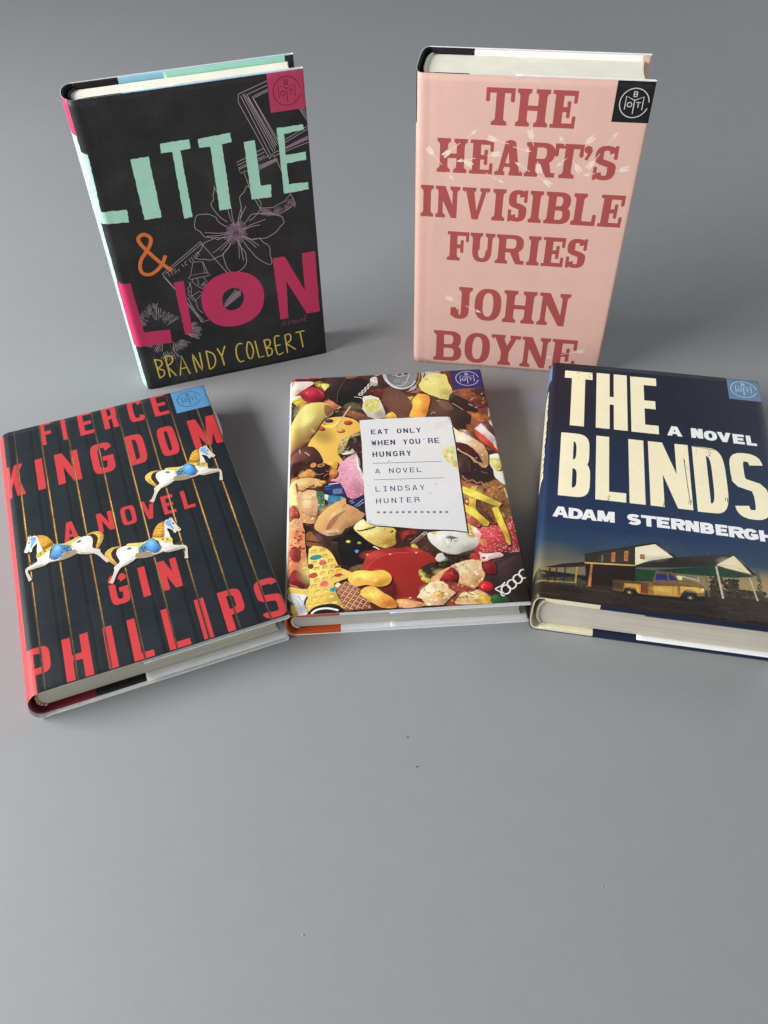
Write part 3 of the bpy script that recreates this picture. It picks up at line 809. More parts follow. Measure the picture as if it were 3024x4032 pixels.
for p in ([(10.8,27.0),(11.2,8.7)], [(10.7,26.7),(15.1,24.5),(14.9,20.5),(10.8,18.0)], [(10.8,18.0),(15.3,15.4),(14.9,11.1),(11.2,9.0)],
          [(18.9,27.8),(18.9,7.9)], [(18.8,27.5),(23.4,26.7),(23.3,21.7),(18.7,18.3)], [(18.7,18.3),(23.7,8.0)],
          [(26.6,7.6),(30.8,25.1),(34.2,7.0)], [(28.3,13.6),(33.4,13.7)], [(39.4,7.2),(39.1,24.5),(44.0,8.1),(44.6,25.0)],
          [(49.7,25.2),(49.7,7.6)], [(49.7,25.0),(54.6,21.1),(55.4,14.3),(52.9,9.0),(49.7,7.6)], [(58.4,25.2),(60.7,17.4),(61.4,8.4)], [(64.5,26.3),(60.7,17.4)],
          [(77.9,25.0),(74.9,25.5),(72.6,21.7),(72.2,13.8),(74.1,8.7),(77.2,9.4)], [(87.9,25.2),(89.2,9.1),(93.5,9.5)],
          [(94.9,24.2),(96.3,8.5)], [(94.8,24.1),(99.0,23.6),(99.3,19.3),(95.8,16.6)], [(95.8,16.6),(99.7,15.1),(99.7,10.3),(96.3,8.5)],
          [(107.5,25.1),(103.3,24.6),(104.0,8.8),(108.8,9.3)], [(103.6,16.7),(107.4,17.0)], [(111.7,24.9),(112.1,7.9)], [(111.7,24.8),(115.6,24.9),(115.8,19.6),(112.1,17.0)], [(112.1,17.0),(119.0,9.6)],
          [(120.3,25.2),(127.4,25.5)], [(123.8,25.5),(125.1,10.3)]):
    A.line(smooth(p, False, 3) if len(p) > 3 else p, 1.05, YEL)
A.line(smooth([(82.6,25.7),(84.8,22.3),(85.5,15.6),(83.1,9.7),(80.9,11.6),(80.5,19.0)], True, 3), 1.0, YEL, 0, True)
for p in ([(112.9,36.8),(111.0,37.0),(110.1,35.2),(111.5,34.4),(113.3,36.7),(113.5,33.9)], [(115.8,37.3),(116.0,33.9),(117.6,37.2),(118.8,36.9),(119.1,34.0)], [(120.8,36.7),(119.6,35.3),(120.4,33.4),(121.7,34.8),(120.8,36.7)],
          [(122.7,36.8),(123.3,33.6),(125.1,36.8)], [(125.5,35.0),(127.2,36.3),(126.6,37.6),(125.7,35.4),(127.0,33.6)], [(127.6,34.6),(130.1,38.2),(129.5,39.5),(128.3,34.7),(130.0,34.6)]):
    A.line(smooth(p, False, 3), .42, (140, 62, 96))
sticker(A, 120.3, 192.8, 146.0, 217.0, (192, 62, 98), (96, 32, 52), 132.0, 204.6, 8.9, .5)
bA.jacket(A, print_mat('black_jacket_print', .50, .35), paper_white)
bA.case(plain_mat('black_cloth', (26, 26, 28), .8, .1, 900, .3), plain_mat('light_blue_board', (150, 200, 226), .7, .04), page_mat('page_edges_cream', (255, 249, 234), .92),
        [plain_mat('headband_black', (30, 30, 32)), plain_mat('headband_grey', (60, 60, 62))], bA.W * .225)

# ================================================================== pink novel, standing (right)
bB = Book('hardcover_book', 'thick pale pink novel with red slab-serif title and white arrows, standing upright', 'book', *(142.97, 217.55, 45.50, 45.50, 26.67, 546.44, -0.16904), False, 0, 1.4, 3.6, 12)
PINK = (214, 175, 163); RED = (162, 75, 73); ARW = (229, 206, 197)
B = Sheet(bB.Smin, bB.Smax, bB.H, PINK, .035)
B.add([rect(bB.W - .6 + 3.4, 0, bB.Smax, bB.H)], (246, 240, 232), .02)
B.add([rect(bB.Smin, 0, bB.spine0 - bB.W - 2.6, bB.H)], (246, 240, 232), .02)
B.add([rect(bB.spine0 + 2, 186, -.8, bB.H)], (16, 16, 26), .1)
B.add([rect(bB.spine0 + 12, 40, -12, 175)], RED, .05)
def BT(s, xs, y0, y1, st=5.2, b=3.1): B.text(s, xs, y0, y1, st, b, RED, 'slab', 2.5, .04)
BT('THE', [(43.2, 60.9), (62.2, 82.2), (83.6, 98.8)], 188.1, 210.7)
BT("HEART'S", [(14.0, 33.6), (35.3, 50.4), (51.8, 70.0), (71.0, 90.6), (89.2, 107.2), (107.9, 113.6), (114.6, 128.6)], 156.2, 178.6)
B.shapes.pop(-2)
B.add(glyph("'", 107.6, 168.6, 112.6, 178.0, 3, 3), RED, .04)
BT('INVISIBLE', [(3.7, 12.5), (13.9, 30.3), (31.8, 50.2), (51.9, 61.5), (63.0, 75.4), (76.6, 86.0), (87.4, 104.6), (105.4, 121.6), (123.2, 138.6)], 124.2, 146.7)
BT('FURIES', [(23.1, 38.2), (39.0, 56.2), (57.2, 77.5), (79.1, 88.1), (89.4, 104.6), (106.2, 119.4)], 91.9, 114.3)
BT('JOHN', [(27.5, 43.2), (45.2, 64.9), (66.3, 90.2), (92.0, 114.3)], 43.0, 70.6, 6.0, 3.6)
BT('BOYNE', [(15.6, 37.6), (39.8, 59.4), (59.8, 82.3), (83.4, 104.8), (106.0, 124.9)], 3.3, 31.4, 6.0, 3.6)
def arrow(p, q, fl, hd):
    dx, dy = q[0] - p[0], q[1] - p[1]; l = math.hypot(dx, dy); ux, uy = dx / l, dy / l; nx_, ny_ = -uy, ux
    def at(o, u, n): return (o[0] + ux * u + nx_ * n, o[1] + uy * u + ny_ * n)
    B.line([p, q], .42, ARW)
    if hd: B.add([at(q, .8, 0), at(q, -3.6, 1.35), at(q, -2.7, 0), at(q, -3.6, -1.35)], ARW)
    if fl:
        o = p; B.add([[at(o, -1.6, .25), at(o, -2.2, 1.6), at(o, 2.6, 1.7), at(o, 4.6, .2)], [at(o, -1.6, -.25), at(o, -2.2, -1.6), at(o, 2.6, -1.7), at(o, 4.6, -.2)]], ARW)
for p, fl, hd in (([(8.6,170.6),(17.4,161.0)], 1, 0), ([(32.2,178.7),(38.5,184.5)], 0, 1), ([(19.5,168.1),(28.6,176.0)], 1, 0), ([(39.2,166.6),(27.3,164.0)], 0, 1),
                  ([(53.1,170.0),(46.4,168.7)], 1, 0), ([(47.7,179.7),(59.7,176.8)], 1, 0), ([(62.3,175.1),(73.7,172.7)], 0, 1), ([(72.4,184.6),(75.4,176.3)], 1, 0),
                  ([(95.1,177.3),(90.7,183.2)], 0, 1), ([(110.8,182.5),(106.9,178.9)], 1, 0), ([(120.8,179.4),(125.8,187.1)], 0, 1), ([(111.9,164.9),(117.2,173.2)], 1, 0),
                  ([(97.2,169.6),(91.4,163.7)], 0, 1), ([(105.5,162.4),(101.2,167.9)], 1, 0), ([(135.0,164.4),(129.0,162.7)], 1, 0), ([(116.2,160.4),(109.4,158.9)], 0, 1),
                  ([(74.7,159.5),(65.0,165.0)], 0, 1), ([(80.6,160.6),(78.9,166.7)], 1, 0), ([(87.9,151.9),(79.5,156.7)], 1, 0), ([(46.1,157.1),(58.4,151.2)], 0, 1),
                  ([(21.0,156.4),(25.3,151.4)], 0, 1), ([(35.5,162.4),(29.7,165.3)], 1, 0), ([(25.1,60.5),(34.8,56.6)], 1, 0), ([(38.7,54.8),(49.9,50.0)], 0, 1),
                  ([(129.0,22.1),(113.4,17.2)], 1, 0), ([(107.9,15.5),(103.4,13.5)], 0, 1)):
    arrow(p[0], p[1], fl, hd)
sticker(B, 120.6, 193.3, 145.0, 218.5, (14, 14, 16), (205, 200, 200), 132.2, 204.9, 8.8, .5)
bB.jacket(B, print_mat('pink_jacket_print', .52, .35, .03), paper_white)
bB.case(plain_mat('black_binding_cloth', (20, 20, 28), .8, .1, 900, .3), plain_mat('white_board', (240, 238, 232), .7, .04), page_mat('page_edges_ivory', (255, 251, 234), .92),
        [plain_mat('headband_white', (225, 222, 212)), plain_mat('headband_cream', (200, 195, 180))], bB.W * .225)

# ================================================================== carousel novel, lying (left)
bC = Book('hardcover_book', 'dark novel with red letters, gold poles and carousel horses, lying flat', 'book', *(143.17, 222.40, 23.17, 23.76, -190.94, 235.42, 0.34510), True, 2.7, 3.2, 2.3, 13, .12, 2.95, 2.2, (164, 197, 1.7))
NAVY = (31, 37, 43); CR_ = (198, 60, 65)
C = Sheet(bC.Smin, bC.Smax, bC.H, NAVY, .16)
C.add([rect(bC.W - .6 + .6, 0, bC.Smax, bC.H)], (226, 226, 224), .02)
C.add([rect(bC.Smin, 0, bC.spine0 + 4, bC.H)], (228, 228, 226), .02)
C.add([rect(bC.spine0 + 3, 0, .2, bC.H)], (196, 62, 68), .03)
px = [8.0, 25.2, 43.2, 61.3, 79.0, 97.0, 114.7, 132.6]
for x in px:     # dark shadow bands printed beside the poles
    C.add([rect(x - 7.6, 0, x - 5.6, bC.H)], (22, 27, 32), .1)
    C.add([rect(x - 4.2, 0, x - 1.2, bC.H)], (27, 33, 38), .1)
def CT(s, xs, y0, y1, st, b): C.text(s, xs, y0, y1, st, b, CR_, 'sans', 4.2, .05)
CT('FIERCE', [(24.6, 33.0), (39.7, 43.6), (51.3, 60.9), (68.1, 78.0), (86.2, 97.2), (103.4, 113.6)], 199.6, 224.5, 3.7, 3.7)
CT('KINGDOM', [(-2.4, 11.0), (18.9, 23.7), (31.8, 47.0), (55.0, 69.6), (78.7, 91.2), (100.8, 112.9), (122.9, 142.3)], 156.0, 186.6, 4.7, 4.9)
CT('ANOVEL', [(29.6, 38.6), (50.8, 60.4), (65.6, 74.6), (78.4, 87.3), (91.6, 99.3), (104.4, 111.6)], 103.2, 119.9, 2.7, 2.8)
CT('GIN', [(49.8, 61.0), (67.9, 72.1), (79.4, 90.9)], 43.1, 66.2, 3.9, 3.9)
CT('PHILLIPS', [(-.6, 12.6), (19.6, 33.9), (42.1, 47.1), (55.6, 66.7), (75.0, 86.9), (94.3, 99.8), (107.9, 121.0), (128.8, 143.2)], 1.0, 30.2, 4.5, 4.3)
C.add([rect(-.6, -1, 3.9, 1.2)], CR_); 
for x in px:
    dx = RNG.uniform(-.15, .15)
    for w, dd, c0, c1 in ((1.15, 0, (58, 47, 36), (124, 88, 44)), (.5, .12, (84, 70, 52), (212, 160, 84))):
        C.add([rect(x + dd - w / 2, 118, x + dd + w / 2, bC.H)], c1, .5, dirn=(0, 125, 0, 205, c0), dense=5)
        C.add([rect(x + dd - w / 2, 0, x + dd + w / 2, 118)], c1, .5, dirn=(0, 95, 0, 25, c0), dense=5)
def T2D(pts, f): return [f(p) for p in pts]
body = [(95.8,143.5),(99.4,143.7),(103.3,141.6),(106.4,139.2),(105.6,135.2),(111.2,134.6),(114.4,131.1),(118.6,132.1),(119.1,136.3),(118.5,140.4),(115.7,144.3),(122.3,142.7),(124.0,148.8),(124.8,154.1),(126.4,156.3),(128.2,155.9),(129.3,157.8),(129.4,155.7),(130.4,157.3),(130.5,155.3),(131.4,152.0),(132.4,148.2),(133.8,145.0),(133.2,143.9),(132.0,143.3),(130.8,144.6),(130.3,143.1),(129.1,143.6),(128.8,145.7),(126.8,148.2),(125.4,148.2),(126.1,145.1),(126.3,141.1),(127.1,138.0),(126.8,133.7),(132.8,131.3),(134.3,128.5),(133.5,122.8),(132.9,119.4),(131.0,120.6),(132.5,125.4),(132.6,128.6),(127.1,128.7),(122.5,128.9),(120.0,130.5),(114.1,129.6),(110.2,129.6),(103.4,131.3),(101.4,130.0),(97.5,128.4),(93.5,127.4),(90.2,123.0),(87.2,117.0),(85.0,118.1),(87.2,121.6),(89.5,126.9),(89.6,129.4),(93.6,132.0),(93.0,136.0),(92.6,139.9),(93.8,142.7)]
parts_h = [
 ([(126.9,133.9),(132.6,135.2),(132.8,133.4),(128.5,132.9)], (74,62,56), .2, None),
 ([(96.0,144.6),(92.6,145.4),(89.3,145.1),(86.4,143.0),(85.7,140.0),(86.7,136.5),(88.9,132.9),(90.5,130.2),(92.0,130.6),(90.6,134.9),(89.5,138.5),(89.9,141.6),(92.0,144.0),(95.1,143.8)], (228,192,98), .3, (176,124,50)),
 ([(91.9,143.5),(94.4,143.6),(92.6,139.9),(93.3,135.9),(93.6,132.0),(92.1,131.6),(90.3,137.1),(89.7,140.6)], (56,38,32), .3, None),
 (body, (238,236,230), .05, (206,198,186)),
 ([(103.8,134.9),(105.9,135.1),(111.1,134.3),(114.3,130.6),(119.4,131.0),(119.9,130.2),(114.1,129.5),(110.1,129.4),(103.4,131.2)], (158,138,118), .2, None),
 ([(122.9,130.4),(127.6,130.7),(132.7,129.4),(132.9,128.4),(127.1,128.6),(122.5,128.8),(120.3,130.2)], (176,164,148), .15, None),
 ([(93.6,128.3),(97.1,130.1),(101.6,131.5),(101.3,129.9),(97.5,128.3),(93.4,127.3)], (190,182,170), .1, None),
 ([(101.1,145.0),(109.6,142.6),(113.9,143.9),(114.9,143.8),(109.8,140.1),(106.4,139.2),(104.6,135.6),(104.5,137.8),(105.5,140.2),(99.7,143.6)], (218,198,112), .3, None),
 ([(106.5,139.7),(110.9,141.8),(114.2,143.8),(114.2,140.5),(111.9,138.1),(110.9,134.7),(107.3,135.0),(105.8,136.5)], (84,138,168), .4, None),
 ([(107.4,138.8),(108.6,139.4),(108.6,137.8),(107.4,137.2)], (36,84,92), .2, None), ([(109.2,138.7),(110.4,139.3),(110.4,137.6),(109.2,137.0)], (36,84,92), .2, None), ([(107.9,136.7),(109.1,136.8),(109.0,135.2),(107.8,135.4)], (36,84,92), .2, None),
 ([(114.2,143.8),(115.6,143.5),(117.7,139.6),(118.7,134.8),(118.2,132.2),(114.5,131.6),(112.0,133.2),(111.4,136.7),(110.5,139.8),(112.1,142.4)], (96,160,222), .06, (64,116,184)),
 ([(114.7,143.0),(116.3,140.2),(115.0,139.0),(112.6,139.7),(112.2,141.3)], (130,184,236), .05, None),
 ([(118.3,139.3),(120.1,134.2),(118.3,132.2),(118.8,135.3)], (124,112,92), .2, None),
 ([(115.8,144.8),(122.5,142.1),(126.6,140.4),(126.9,136.9),(123.5,136.7),(121.1,138.8),(118.5,140.4),(116.2,143.2)], (214,188,96), .5, None),
 ([(121.0,141.6),(122.4,141.3),(122.0,139.8),(120.8,140.0)], (100,116,96), .3, None), ([(124.0,140.6),(125.2,139.9),(124.5,138.5),(123.5,139.2)], (100,116,96), .3, None),
 ([(115.8,144.7),(117.6,149.7),(120.3,153.7),(123.2,155.3),(125.2,155.4),(124.2,150.9),(123.6,146.7),(122.6,141.9),(118.4,143.2)], (212,162,66), .35, (150,100,36)),
 ([(125.7,154.6),(128.4,155.2),(129.9,153.8),(128.7,152.3),(130.0,147.4),(129.0,146.7),(127.2,150.0),(125.8,151.7)], (124,166,214), .2, None),
 ([(129.7,152.4),(130.8,151.7),(130.3,150.6),(129.4,151.5)], (60,34,28), .1, None),
 ([(132.6,146.1),(133.4,145.6),(132.9,144.9)], (120,104,96), .1, None),
 ([(98.9,140.9),(100.9,142.0),(102.6,140.0),(100.7,139.3)], (112,112,72), .4, None),
 ([(83.3,117.6),(85.2,118.1),(87.0,116.6),(84.8,116.2),(83.1,115.5)], (52,38,34), .2, None),
 ([(130.9,120.6),(133.0,119.5),(133.0,118.6),(131.0,119.1)], (46,34,30), .2, None)]
strands = [[(117.9,149.5),(119.8,147.9),(122.6,147.4)], [(119.1,151.6),(121.3,149.8),(123.6,149.5)], [(120.6,153.5),(122.5,151.9),(124.2,151.8)], [(116.9,147.1),(118.9,145.5),(122.4,144.6)], [(116.3,145.4),(119.0,144.1),(122.4,143.1)], [(87.4,140.4),(88.1,136.4),(90.4,131.8)], [(87.3,142.1),(90.3,144.7),(94.5,144.2)]]
def horse(f):
    t = lambda p: T2D(p, f)
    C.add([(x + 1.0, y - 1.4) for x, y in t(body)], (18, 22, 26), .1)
    for p, c, tx, lo in parts_h:
        p = t(smooth(p, True, 2) if len(p) > 7 else p)
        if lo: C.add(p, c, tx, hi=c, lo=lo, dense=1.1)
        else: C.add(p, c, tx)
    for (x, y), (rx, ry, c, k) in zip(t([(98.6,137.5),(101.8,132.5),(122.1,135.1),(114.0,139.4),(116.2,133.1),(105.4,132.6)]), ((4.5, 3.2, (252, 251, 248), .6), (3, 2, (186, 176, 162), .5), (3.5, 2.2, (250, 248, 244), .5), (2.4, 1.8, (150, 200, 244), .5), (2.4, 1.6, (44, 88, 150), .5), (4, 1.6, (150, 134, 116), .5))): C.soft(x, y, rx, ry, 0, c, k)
    for p in strands: C.line(t(p), .3, (134, 90, 32))
h1q = None
e1 = [(129.0,158.4)][0]; e3 = [(94.0,100.9)][0]; h1 = [(84.4,115.6)][0]; h3 = [(48.7,59.9)][0]
sc3 = math.hypot(e3[0] - h3[0], e3[1] - h3[1]) / math.hypot(e1[0] - h1[0], e1[1] - h1[1])
e2 = [(10.2,118.4)][0]
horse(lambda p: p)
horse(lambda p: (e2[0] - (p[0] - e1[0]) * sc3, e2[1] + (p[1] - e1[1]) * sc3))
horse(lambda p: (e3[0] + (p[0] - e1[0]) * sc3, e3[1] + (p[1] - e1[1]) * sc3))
sticker(C, 118.3, 197.5, 145.5, 224.0, (88, 146, 190), (30, 54, 76), 129.6, 210.4, 8.6, .5)
bC.jacket(C, print_mat('dark_jacket_print', .46, .4), paper_white)
bC.case(plain_mat('dark_red_cloth', (124, 34, 44), .8, .1, 900, .3), plain_mat('black_board', (26, 26, 26), .7, .05), page_mat('page_edges_grey', (204, 198, 182)),
        [plain_mat('headband_red', (130, 40, 44)), plain_mat('headband_cream_thread', (222, 190, 160))], bC.W * .225)

# ================================================================== food collage novel, lying (middle)
bD = Book('hardcover_book', 'thin novel with junk food collage and white torn note cover, lying flat', 'book', *(141.70, 216.63, 19.54, 20.23, -57.52, 286.03, 0.04092), True, 0, 1.8, 2.6, 14)
D = Sheet(bD.Smin, bD.Smax, bD.H, (74, 38, 24), .55)
D.add([rect(bD.W - .6 + .8, 0, bD.Smax, bD.H)], (232, 232, 232), .02)
RD = random.Random(21)
def F(p, col, c2=None, ang=0, tex=.14, sm=True, mot=0, mc=None, ms=1.0, jag=0, sh=1):
    """one printed piece of food: c2 = colour it runs to along ang degrees, mot = crumbs and stains inside it"""
    if jag: p = rough_edge(p, jag, 1.2, RD)
    elif sm: p = smooth(p, True, 3)
    big = (max(q[0] for q in p) - min(q[0] for q in p)) * (max(q[1] for q in p) - min(q[1] for q in p)) > 30
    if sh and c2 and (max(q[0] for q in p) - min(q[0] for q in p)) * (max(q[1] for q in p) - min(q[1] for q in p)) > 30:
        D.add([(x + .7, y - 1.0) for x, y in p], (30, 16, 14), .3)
    if c2:
        c, s_ = math.cos(math.radians(ang)), math.sin(math.radians(ang)); d = [x * c + y * s_ for x, y in p]; a0, a1 = min(d), max(d)
        D.add(p, col, tex, dirn=(a0 * c, a0 * s_, a1 * c, a1 * s_, c2), dense=1.8)
    else: D.add(p, col, tex)
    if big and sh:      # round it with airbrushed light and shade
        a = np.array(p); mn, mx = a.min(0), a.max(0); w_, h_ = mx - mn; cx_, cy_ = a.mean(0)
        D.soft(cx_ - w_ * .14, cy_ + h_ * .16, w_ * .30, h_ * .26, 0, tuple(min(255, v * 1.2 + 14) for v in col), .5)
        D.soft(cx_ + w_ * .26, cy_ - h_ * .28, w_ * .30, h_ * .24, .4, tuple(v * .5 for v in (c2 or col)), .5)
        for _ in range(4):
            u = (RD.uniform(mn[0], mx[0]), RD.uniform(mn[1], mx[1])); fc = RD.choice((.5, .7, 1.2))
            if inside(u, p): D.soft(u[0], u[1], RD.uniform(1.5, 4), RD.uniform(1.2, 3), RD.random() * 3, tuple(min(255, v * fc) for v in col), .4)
    if mot:
        a = np.array(p); mn, mx = a.min(0), a.max(0); got = 0; tries = 0
        while got < mot and tries < mot * 6:
            tries += 1
            x, y = RD.uniform(mn[0], mx[0]), RD.uniform(mn[1], mx[1]); r = RD.uniform(.4, 1.6) * ms; th = RD.random() * 3
            q = [(x + r * RD.uniform(.4, 1.4) * math.cos(t) * math.cos(th) - r * .5 * math.sin(t) * math.sin(th), y + r * RD.uniform(.4, 1.4) * math.cos(t) * math.sin(th) + r * .5 * math.sin(t) * math.cos(th)) for t in (0, .9, 2, 3.1, 4.2, 5.3)]
            if inside((x, y), p) and sum(inside(u, p) for u in q) >= 5:
                got += 1; f = RD.choice((.66, .8, .88, 1.12, 1.2)); D.add(q, RD.choice(mc) if mc else tuple(min(255, v * f) for v in col), tex)
def ball(q, rx, ry, c, a=0):
    e = ell(q[0], q[1], rx, ry, 14, a); D.add([(x + .5, y - .7) for x, y in e], (60, 32, 22), .2)
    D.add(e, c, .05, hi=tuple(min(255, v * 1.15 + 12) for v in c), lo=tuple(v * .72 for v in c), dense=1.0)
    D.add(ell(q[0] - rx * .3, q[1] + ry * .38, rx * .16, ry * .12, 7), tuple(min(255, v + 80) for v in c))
def loops(p, q, n, rx, ry, a, w, col=(234, 230, 224)):
    for k in range(n):
        t = k / (n - 1); D.line(ell(p[0] + (q[0] - p[0]) * t, p[1] + (q[1] - p[1]) * t, rx, ry, 14, a), w, col, 0, True)
cols = [(84, 46, 30), (50, 26, 22), (104, 60, 38), (70, 34, 26), (36, 20, 18), (30, 18, 18), (44, 26, 22), (120, 74, 44)]
for k in range(500):
    x, y = RD.uniform(0, bD.W), RD.uniform(0, bD.H); r = RD.uniform(.8, 3.2); n = RD.randint(5, 8); ph = RD.random() * 6
    D.add([(x + r * RD.uniform(.4, 1.4) * math.cos(ph + 2 * math.pi * j / n), y + r * RD.uniform(.3, 1.0) * math.sin(ph + 2 * math.pi * j / n)) for j in range(n)], RD.choice(cols), .5)
def lattice(poly, a1, a2, pitch, w, dark, light):
    cx_ = sum(p[0] for p in poly) / len(poly); cy_ = sum(p[1] for p in poly) / len(poly)
    for a in (a1, a2):
        c, s_ = math.cos(math.radians(a)), math.sin(math.radians(a))
        for k in range(-9, 10):
            ox, oy = cx_ - s_ * k * pitch, cy_ + c * k * pitch
            for off, col, ww in ((w * .9, light, w * .8), (0, dark, w)):
                for q in clip(poly, (ox - c * 30 - s_ * off, oy - s_ * 30 + c * off), (ox + c * 30 - s_ * off, oy + s_ * 30 + c * off)): D.line(q, ww, col, .2)

# upper left
F([(-1.2,213.4),(-0.3,215.5),(3.8,218.8),(17.5,220.5),(34.0,220.9),(34.4,217.9),(17.5,215.0),(12.0,213.7),(3.8,214.8),(0.2,212.6)], (122,34,36), tex=.4, mot=10)
for p in ([(4.7,217.5),(12.5,216.4)], [(16.1,217.6),(23.9,218.8)], [(20.2,216.3),(26.6,217.5)]): D.line(p, .5, (226,160,150))
F([(-1.4,214.1),(2.2,215.3),(3.6,212.6),(0.7,208.9),(-1.3,205.5)], (214,130,84))
F([(3.8,213.5),(15.4,212.5),(16.1,209.7),(11.6,205.8),(7.1,201.9),(3.5,196.6),(-1.4,195.6),(-1.1,204.8),(1.6,210.3)], (240,228,214), (214,196,176), -90, .05, mot=8, mc=[(200,180,170),(170,150,140)], ms=.4)
F([(7.1,201.2),(11.1,205.1),(8.4,200.4),(7.6,197.7),(1.8,196.4)], (140,70,48))
F([(-1.4,195.6),(7.1,197.0),(7.8,194.8),(1.4,192.6),(-1.3,189.4)], (242,232,216))
F([(1.2,191.6),(7.8,195.2),(9.8,191.2),(12.0,188.6),(5.9,186.7),(4.6,184.1),(2.5,188.4)], (240,222,72), (190,160,50), -80)
D.line([(1.4,190.5),(7.8,193.1)], .6, (130,110,40))
F([(17.0,211.8),(24.3,212.6),(29.9,209.6),(28.3,206.5),(25.9,199.6),(21.9,204.2),(18.3,206.6)], (150,136,60), tex=.5, mot=14, mc=[(226,214,90),(90,70,40),(200,190,110)])
F([(22.0,208.5),(27.7,208.7),(26.2,199.9),(23.7,203.0)], (236,222,96), (250,242,150), 90)
F([(21.6,212.9),(34.0,219.8),(40.4,219.3),(40.7,214.1),(35.4,200.9),(33.7,185.7),(26.3,191.2),(24.2,200.4),(29.2,208.6)], (58,40,40), (40,26,26), -40, .2)
F([(40.7,214.1),(48.5,214.9),(53.9,212.2),(55.0,206.3),(48.7,194.1),(51.1,188.3),(43.9,186.2),(35.9,184.1),(33.4,189.8),(34.1,201.0),(37.0,209.3)], (34,24,24), (24,18,18), -90, .1)
D.line(smooth([(33.4,187.1),(33.8,196.1),(35.5,203.0),(39.8,212.7)], False, 4), .5, (92,76,76))
F([(40.3,214.3),(43.6,219.0),(51.5,219.9),(48.5,214.7)], (160,104,60), tex=.3, mot=5)
F([(49.5,215.9),(54.3,221.0),(58.8,219.5),(62.2,213.7),(56.2,211.9)], (76,44,36), mot=4); D.line([(56.2,217.1),(57.1,216.5)], .6, (240,220,210))
F([(57.5,221.3),(68.1,221.3),(67.0,216.9),(63.2,215.4),(60.6,218.2)], (242,208,112), (220,176,80), 0)
F([(49.5,183.0),(44.8,186.8),(39.5,185.2),(37.6,180.6),(43.7,178.7),(51.1,178.7)], (92,84,58), tex=.4, mot=12)
F([(59.8,193.1),(63.1,197.1),(62.4,200.7),(65.1,199.7),(69.6,200.0),(69.1,192.3)], (120,44,38), tex=.3)
loops(*[(50.7,195.3),(60.1,208.4)], 5, 1.5, 1.25, .7, .75)
F([(58.5,212.5),(63.2,214.3),(63.6,205.6),(61.2,203.6),(59.1,206.7)], (228,220,212), tex=.2, mot=5, mc=[(60,40,36)], ms=.6)
D.line([(45.9,192.4),(49.5,191.8),(52.5,189.6)], .6, (232,226,220))
F([(5.9,182.6),(8.9,189.2),(11.6,188.3),(8.5,183.1),(5.9,179.2)], (196,122,78))
F([(-1.0,190.1),(4.1,185.5),(5.9,180.6),(1.7,170.9),(-0.0,166.5),(-0.9,169.8)], (48,34,34), tex=.4, mot=22, mc=[(170,160,150),(130,54,44),(20,14,16),(70,60,64)], ms=.7)
F([(7.1,196.3),(8.4,201.8),(11.6,205.4),(15.6,206.2),(21.5,203.5),(24.1,199.0),(24.3,194.1),(21.8,190.2),(17.4,188.1),(12.5,188.9),(8.5,192.7)], (196,58,72), (134,24,40), -70, .05)
D.line([(11.1,200.2),(11.7,199.3)], .8, (240,180,180)); D.line(smooth([(20.1,202.2),(21.9,199.9),(22.8,197.0)], False, 3), .5, (214,110,116))
F([(24.9,187.8),(27.3,191.4),(33.3,185.0),(35.9,182.4),(31.8,178.4),(29.7,181.9)], (216,134,98), (190,104,70), -60, .08, sm=False); D.line([(33.4,180.3),(36.1,182.2)], .6, (240,230,220))
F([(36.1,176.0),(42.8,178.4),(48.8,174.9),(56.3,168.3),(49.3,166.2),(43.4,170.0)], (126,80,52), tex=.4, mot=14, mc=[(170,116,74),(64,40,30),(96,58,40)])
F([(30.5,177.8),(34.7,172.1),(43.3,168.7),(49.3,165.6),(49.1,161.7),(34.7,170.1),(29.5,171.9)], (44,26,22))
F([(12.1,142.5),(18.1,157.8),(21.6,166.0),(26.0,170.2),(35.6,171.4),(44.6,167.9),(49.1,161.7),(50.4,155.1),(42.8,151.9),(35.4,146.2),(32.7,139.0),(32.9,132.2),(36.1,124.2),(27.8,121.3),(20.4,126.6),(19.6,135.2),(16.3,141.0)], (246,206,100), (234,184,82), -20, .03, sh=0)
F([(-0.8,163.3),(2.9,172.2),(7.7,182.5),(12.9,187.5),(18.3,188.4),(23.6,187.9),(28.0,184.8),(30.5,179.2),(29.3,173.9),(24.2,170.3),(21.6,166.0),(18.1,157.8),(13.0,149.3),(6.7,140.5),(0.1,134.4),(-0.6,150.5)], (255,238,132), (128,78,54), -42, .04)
F([(24.4,185.1),(27.9,184.1),(30.3,179.2),(28.7,174.6),(25.6,172.9),(23.9,178.4)], (168,120,72), (120,80,52), -40, .05, sh=0)
q = [(9.9,168.9),(22.4,162.6),(10.9,146.4)]; D.soft(q[0][0], q[0][1], 11, 6, .95, (255,246,160), .8); D.soft(q[1][0], q[1][1], 7, 3, 1.0, (110,64,44), .7); D.soft(q[2][0], q[2][1], 8, 3, 1.0, (120,72,46), .7)
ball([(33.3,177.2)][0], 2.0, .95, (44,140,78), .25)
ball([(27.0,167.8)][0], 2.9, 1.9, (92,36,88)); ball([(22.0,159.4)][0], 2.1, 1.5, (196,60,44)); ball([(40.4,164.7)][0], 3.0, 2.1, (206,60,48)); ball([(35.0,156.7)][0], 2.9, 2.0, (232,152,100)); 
D.line(smooth([(21.6,163.7),(26.7,161.3),(31.5,162.8),(34.6,167.8),(37.3,170.0)], False, 4), [1.0,1.4,1.8,2.2,2.4,2.4,2.4,2.4,2.4,2.4,2.2,2.2,2.0,2.0,1.8,1.6,1.4], (250,232,92))
D.line([(42.9,182.5),(31.4,159.3)], 1.3, (196,156,130)); D.line([(42.5,182.2),(31.1,159.3)], .35, (236,214,196))
